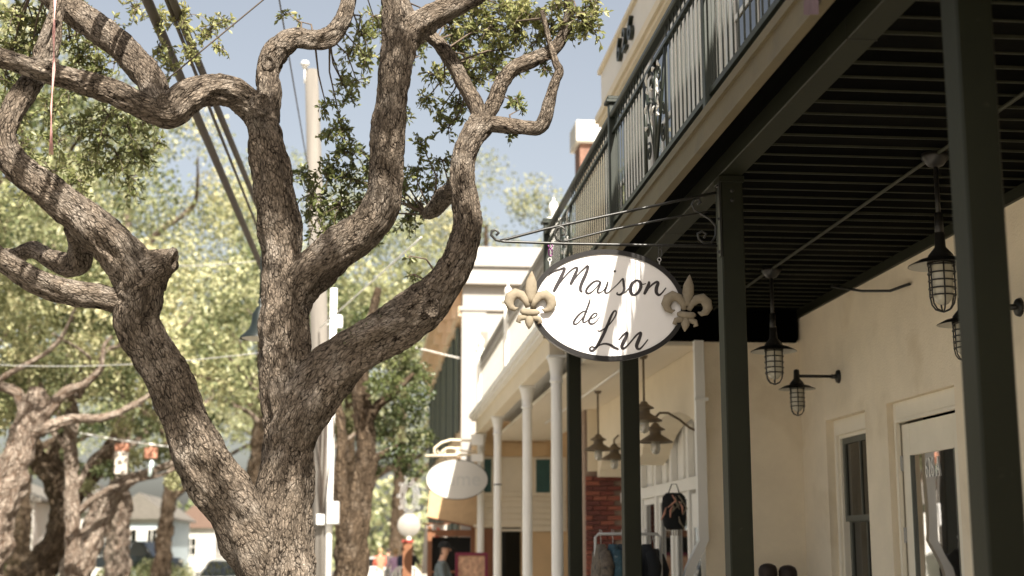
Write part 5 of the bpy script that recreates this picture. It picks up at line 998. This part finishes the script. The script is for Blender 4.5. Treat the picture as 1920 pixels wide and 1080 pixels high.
MB().box(kx.x-.42, kx.x+.3, 26.75, 26.8, .2, 1.85).build('back_panel', 'dark', t); MB().box(kx.x-.42, kx.x+.3, 26.6, 26.75, 1.2, 1.24).build('shelf', 'woodred', t); MB().box(kx.x-.95, kx.x-.78, 26.6, 26.7, 0, 1.75).build('side_board', 'woodred', t); MB().box(kx.x-.97, kx.x-.76, 26.58, 26.72, 1.75, 1.80).build('top_trim', 'redpaint', t)

# ------------------------------------------------------------------ clothes rack, jackets, bag
ry = 12.95; t = thing('clothes_rack', (2.35, ry, 0), 'metal clothes rack standing behind the third dark post', 'clothes rack')
MB().tube([(2.05, ry, 0), (2.05, ry, 1.72), (2.08, ry, 1.75), (2.62, ry, 1.75), (2.65, ry, 1.72), (2.65, ry, 0)], .014, 8).build('frame', 'grey', t); MB().tube([(2.05, ry-.25, .03), (2.05, ry+.25, .03)], .014, 6).tube([(2.65, ry-.25, .03), (2.65, ry+.25, .03)], .014, 6).build('foot', 'grey', t)
def jacket(x, label, m_, y=ry, zt=1.66, wd=.24, acc=None):
    t = thing('hanging_jacket', (x, y, zt-.7), label, 'jacket', 'jackets on the clothes rack')
    MB().tube([(x, y, zt+.09), (x+.01, y, zt+.12), (x-.01, y, zt+.13), (x-.01, y, zt+.1), (x, y, zt+.05), (x, y, zt)], .004, 6).build('hanger_hook', 'grey', t)
    rows = [(zt, .05, .04), (zt-.03, .12, .05), (zt-.08, wd*.92, .06), (zt-.18, wd, .075), (zt-.4, wd*.95, .09), (zt-.62, wd*1.0, .10), (zt-.68, wd*.98, .09)]; vs = []; n_ = 22
    for ri, (z, ry_, rx_) in enumerate(rows):
        for j in range(n_):
            a = 2*math.pi*j/n_; k = 1+.10*math.sin(a*5+x*30)*min(1, ri/3); vs.append((x+rx_*k*math.cos(a), y+ry_*k*math.sin(a)*.95, z))
    MB().add(vs, [(i*n_+j, i*n_+(j+1)%n_, (i+1)*n_+(j+1)%n_, (i+1)*n_+j) for i in range(len(rows)-1) for j in range(n_)] + [tuple(range(n_))], True).build('body', m_, t)
    for s in (-1, 1): MB().tube([(x, y+s*wd*.86, zt-.07), (x+.02, y+s*(wd+.03), zt-.2), (x-.01, y+s*(wd+.05), zt-.42), (x+.01, y+s*(wd+.045), zt-.62)], [.05, .062, .055, .048], 10).build('sleeve', acc or m_, t)
jm = [mat('navy_cloth', (.02,.035,.045), .85, .3, 14), mat('teal_print_cloth', (.03,.07,.09), .8, .5, 22, stain=((.30,.32,.30), 26, .62)), mat('brown_print_cloth', (.10,.08,.06), .85, .5, 24, stain=((.02,.02,.02), 20, .5)), mat('black_cloth', (.010,.011,.012), .9, .3, 10)]
for x_, lb, k in ((2.10, 'brown and black patterned jacket, leftmost on the rack', 2), (2.21, 'teal patterned jacket second on the rack', 1), (2.30, 'navy jacket partly behind the third dark post', 0), (2.52, 'black jacket right of the third dark post', 3)):
    jacket(x_, lb, jm[k])
for x_, y_, lb, k in ((2.72, 13.6, 'black coat hanging low before the shop window', 3),): jacket(x_, lb, jm[k], y_, 1.62, .26)
bp_ = at(1264, 955, Y=14.75); t = thing('fringed_bag', bp_, 'black and pink fringed bag hanging on the white shop door', 'bag')
vs = []; n_ = 16; rows = [(.17, .10, .02), (.13, .15, .04), (.04, .165, .06), (-.08, .16, .07), (-.17, .14, .06), (-.21, .10, .03)]
for z, ry_, rx_ in rows:
    for j in range(n_): a = 2*math.pi*j/n_; vs.append((bp_.x+ry_*math.cos(a)*.8, bp_.y+rx_*math.sin(a), bp_.z+z))
MB().add(vs, [(i*n_+j, i*n_+(j+1)%n_, (i+1)*n_+(j+1)%n_, (i+1)*n_+j) for i in range(5) for j in range(n_)] + [tuple(range(n_)), tuple(80+j for j in range(n_))], True).build('pouch', jm[3], t)
pk_ = mat('pink_ribbon', (.55,.28,.20), .7, .3, 20)
for k in range(9):
    a = bp_+Vector((random.uniform(-.12, .1), -.075, random.uniform(-.1, .16))); MB().tube([a, a+Vector((random.uniform(-.03, .05), -.015, -.06)), a+Vector((random.uniform(-.06, .06), -.01, -.13))], [.006, .012, .004], 6, flat=((0,1,0), .004)).build('ribbon', pk_ if k % 2 else 'gold', t)
for k in range(7): MB().tube([(bp_.x-.09+.025*k, bp_.y-.02, bp_.z-.2), (bp_.x-.09+.025*k, bp_.y-.02, bp_.z-.27)], .006, 5).build('tassel', 'gold', t)
MB().tube([(bp_.x-.06, bp_.y, bp_.z+.16), (bp_.x-.02, bp_.y, bp_.z+.26), (bp_.x+.03, bp_.y, bp_.z+.26), (bp_.x+.06, bp_.y, bp_.z+.16)], .006, 6).build('strap', jm[3], t)
# lavender flag tip hung on the balcony edge
p = at(1526, -12, X=1.84); t = thing('lavender_flag', p, 'tip of a lavender cloth flag hanging at the balcony edge, top of picture', 'flag')
vs = []
for i in range(6):
    for j in range(6): vs.append((1.825+.008*math.sin(j*2+i), p.y+.08-.032*j*(1), p.z+.16-.045*i-.012*j*(i/5)))
MB().add(vs, [(i*6+j, i*6+j+1, (i+1)*6+j+1, (i+1)*6+j) for i in range(5) for j in range(6-1)], True).build('cloth', 'lavender', t)

# ------------------------------------------------------------------ people
def person(label, x, y, rz, h, shirt, pants, hair, cap=None, lean=0.0, arm=(.25, .35), z0=0.0):
    s = h/1.75
    J = {'pel': (0,0,.95,.15), 'waist': (0,-.01-lean*.2,1.08,.135), 'chest': (0,-.02-lean*.6,1.30,.155), 'neckb': (0,-.0-lean*.9,1.45,.075), 'neck': (0,-.01-lean,1.50,.055), 'headb': (0,-.03-lean*1.1,1.58,.075), 'head': (0,-.03-lean*1.15,1.67,.088), 'top': (0,-.02-lean*1.2,1.74,.06)}
    E = [('pel','waist'),('waist','chest'),('chest','neckb'),('neckb','neck'),('neck','headb'),('headb','head'),('head','top')]
    for sd, n_ in ((-1, 'l'), (1, 'r')):
        J.update({n_+'sh': (sd*.18,-.01-lean*.7,1.40,.062), n_+'el': (sd*.23,-.02-lean*.6-arm[0]*.4,1.13,.046), n_+'wr': (sd*.19,-.05-lean*.6-arm[0]-.1,.95+arm[1]*.4,.032), n_+'ha': (sd*.17,-.08-lean*.6-arm[0]-.16,.93+arm[1]*.5,.036),
                  n_+'hip': (sd*.095,0,.90,.095), n_+'kn': (sd*.10,-.02,.50,.062), n_+'an': (sd*.10,.02,.09,.042), n_+'to': (sd*.11,-.14,.045,.036)})
        E += [('chest', n_+'sh'), (n_+'sh', n_+'el'), (n_+'el', n_+'wr'), (n_+'wr', n_+'ha'), ('pel', n_+'hip'), (n_+'hip', n_+'kn'), (n_+'kn', n_+'an'), (n_+'an', n_+'to')]
        for f in range(5):   # fingers
            k = f'{n_}f{f}'; ln = (.05, .075, .08, .075, .06)[f]; J[k] = (J[n_+'ha'][0]+sd*(-.03+.015*f if f else -.045), J[n_+'ha'][1]-ln*.8, J[n_+'ha'][2]-.012-ln*.3, .009); E.append((n_+'ha', k))
    ks = list(J); me = bpy.data.meshes.new('body'); me.from_pydata([tuple(c*s for c in J[k][:3]) for k in ks], [(ks.index(a), ks.index(b)) for a, b in E], [])
    ob = bpy.data.objects.new('body_tmp', me); COL.objects.link(ob); md = ob.modifiers.new('skin', 'SKIN')
    for i, k in enumerate(ks): v = me.skin_vertices[0].data[i]; v.radius = (J[k][3]*s*(1.15 if k in ('chest', 'waist', 'pel') else 1), J[k][3]*s*(.8 if k in ('chest', 'waist') else 1)); v.use_root = (k == 'pel')
    sb_ = ob.modifiers.new('sub', 'SUBSURF'); sb_.levels = 2
    m2 = bpy.data.meshes.new_from_object(ob.evaluated_get(bpy.context.evaluated_depsgraph_get())); bpy.data.objects.remove(ob)
    m2.materials.clear()
    for mm in (shirt, pants, M['skin'], hair, M['tyre']): m2.materials.append(mm)
    for p_ in m2.polygons:
        c = p_.center/s; i = 0
        if c.z > 1.465: i = 3 if (c.z > 1.70 or (c.y > J['head'][1]+.02 and c.z > 1.56)) else 2
        elif c.z < .07: i = 4
        elif c.z < .93 and abs(c.x) < .16 and c.y > -.2: i = 1
        elif c.y < -.02-lean*.6-arm[0]*.55 and c.z < 1.25: i = 2
        p_.material_index = i; p_.use_smooth = True
    t = thing('person', (0, 0, 0), label, 'person', 'people on the sidewalk'); link(bpy.data.objects.new('body', m2), t)
    hy = J['head'][1]*s; hz = J['head'][2]*s
    MB().tube([(0, hy-.085*s, hz-.0*s), (0, hy-.112*s, hz-.035*s), (0, hy-.09*s, hz-.045*s)], [.008*s, .015*s, .008*s], 8).build('nose', 'skin', t)
    for sd in (-1, 1):
        MB().lathe([(0, -.01), (.02, -.006), (.02, .006), (0, .01)], (sd*.086*s, hy+.005, hz-.03*s), 10, 'x').build('ear', 'skin', t)
        MB().lathe([(0, -.006), (.009, 0), (0, .006)], (sd*.034*s, hy-.082*s, hz+.002), 8, 'y').build('eye', 'dark', t)
    MB().tube([(-.025*s, hy-.08*s, hz-.068*s), (0, hy-.088*s, hz-.07*s), (.025*s, hy-.08*s, hz-.068*s)], .005*s, 6).build('mouth', mat('lip', (.35,.13,.10), .6), t)
    if cap is not None:
        cm = MB().lathe([(.101*s, -.0), (.103*s, .03*s), (.09*s, .075*s), (.05*s, .105*s), (0, .112*s)], (0, hy+.008, hz+.012*s), 20).build('cap', cap, t)
        MB().tube([(0, hy-.08*s, hz+.018*s), (0, hy-.13*s, hz+.012*s), (0, hy-.175*s, hz-.002*s)], [.08*s, .075*s, .045*s], 12, flat=((0,0,1), .006)).build('peak', cap, cm)
    else:
        MB().lathe([(.093*s, -.06*s), (.102*s, -.01*s), (.100*s, .04*s), (.082*s, .078*s), (.04*s, .1*s), (0, .105*s)], (0, hy+.018*s, hz+.0*s), 18).build('hair', hair, t)
    t.location = (x, y, z0); t.rotation_euler = (0, 0, rz); return t
hb = mat('dark_hair', (.03,.02,.015), .7, .3, 20); hl = mat('fair_hair', (.30,.20,.10), .7, .3, 20)
cl_ = lambda n_, c: mat(n_, c, .85, .15, 12)
q_ = at(822, 1045, Y=24.5); person('man in a dark cap and grey shirt looking down beside the banner', q_.x, 24.5, R(72), 1.72, cl_('slate_shirt', (.12,.15,.16)), cl_('khaki', (.25,.20,.14)), hb, jm[3], .07)
for (px, Y_, h, rz, c, pc, hm, lb) in ((742, 50, 1.66, 200, (.45,.30,.45), (.05,.06,.09), hl, 'blurred person in a lilac top in the group by the kerb tree'), (757, 49, 1.74, 160, (.02,.03,.06), (.04,.04,.05), hb, 'blurred person in a dark jacket with pale shirt front in the group'), (770, 47, 1.76, 20, (.015,.016,.018), (.03,.03,.03), hb, 'blurred person all in black at the right of the group'), (713, 56, 1.68, 190, (.65,.16,.10), (.3,.28,.25), hl, 'blurred person in an orange red top left of the group'), (727, 60, 1.7, 150, (.10,.08,.07), (.05,.05,.05), hb, 'blurred person in dark brown behind the group')):
    q_ = at(px, 1045, Y=Y_); person(lb, q_.x, Y_, R(rz), h, cl_('shirt%d' % px, c), cl_('pants%d' % px, pc), hm)
# two visitors seated below the window: only the tops of their heads show
for (px, hm, lb) in ((1440, hb, 'head of dark wavy hair showing at the bottom edge by the cream wall'), (1478, hb, 'head of smooth dark hair at the bottom edge beside the wall corner')):
    q_ = at(px, 1066, Y=12.7); person(lb, q_.x, 12.7, R(170 if px < 1460 else 200), 1.47 if px < 1460 else 1.455, cl_('coat%d' % px, (.02,.018,.016)), cl_('trouser', (.03,.03,.03)), hm)
# plastic tubs / white chairs at the bottom of the far group
for i, (px, py, lb) in enumerate(((690, 1072, 'white wire garden chair back at the bottom edge near the kerb tree'), (762, 1066, 'pale slatted garden chair back below the people'))):
    q_ = at(px, py, Y=32); t = thing('garden_chair', (q_.x, 32, 0), lb, 'chair', 'garden chairs on the sidewalk')
    m = MB().tube([(q_.x-.3, 32, .45), (q_.x-.3, 32, 1.12), (q_.x-.18, 32, 1.24), (q_.x+.18, 32, 1.24), (q_.x+.3, 32, 1.12), (q_.x+.3, 32, .45)], .025, 8)
    m.build('back_frame', 'bwhite', t)
    for k in range(6): MB().box(q_.x-.26+.09*k, q_.x-.20+.09*k, 31.99, 32.01, .45, 1.22).build('slat', 'bwhite', t)
    MB().box(q_.x-.3, q_.x+.3, 31.5, 32.02, .42, .46, bev=.01).build('seat', 'bwhite', t)
    for dx_ in (-.27, .27):
        for dy_ in (-.45, -.02): MB().tube([(q_.x+dx_, 32+dy_, 0), (q_.x+dx_, 32+dy_, .42)], .02, 6).build('leg', 'bwhite', t)
bpy.context.view_layer.update()
print('objects', len(bpy.data.objects), 'tris', sum(len(m.loop_triangles) or sum(len(p.vertices)-2 for p in m.polygons) for m in bpy.data.meshes if m.users and len(m.polygons) < 400000))
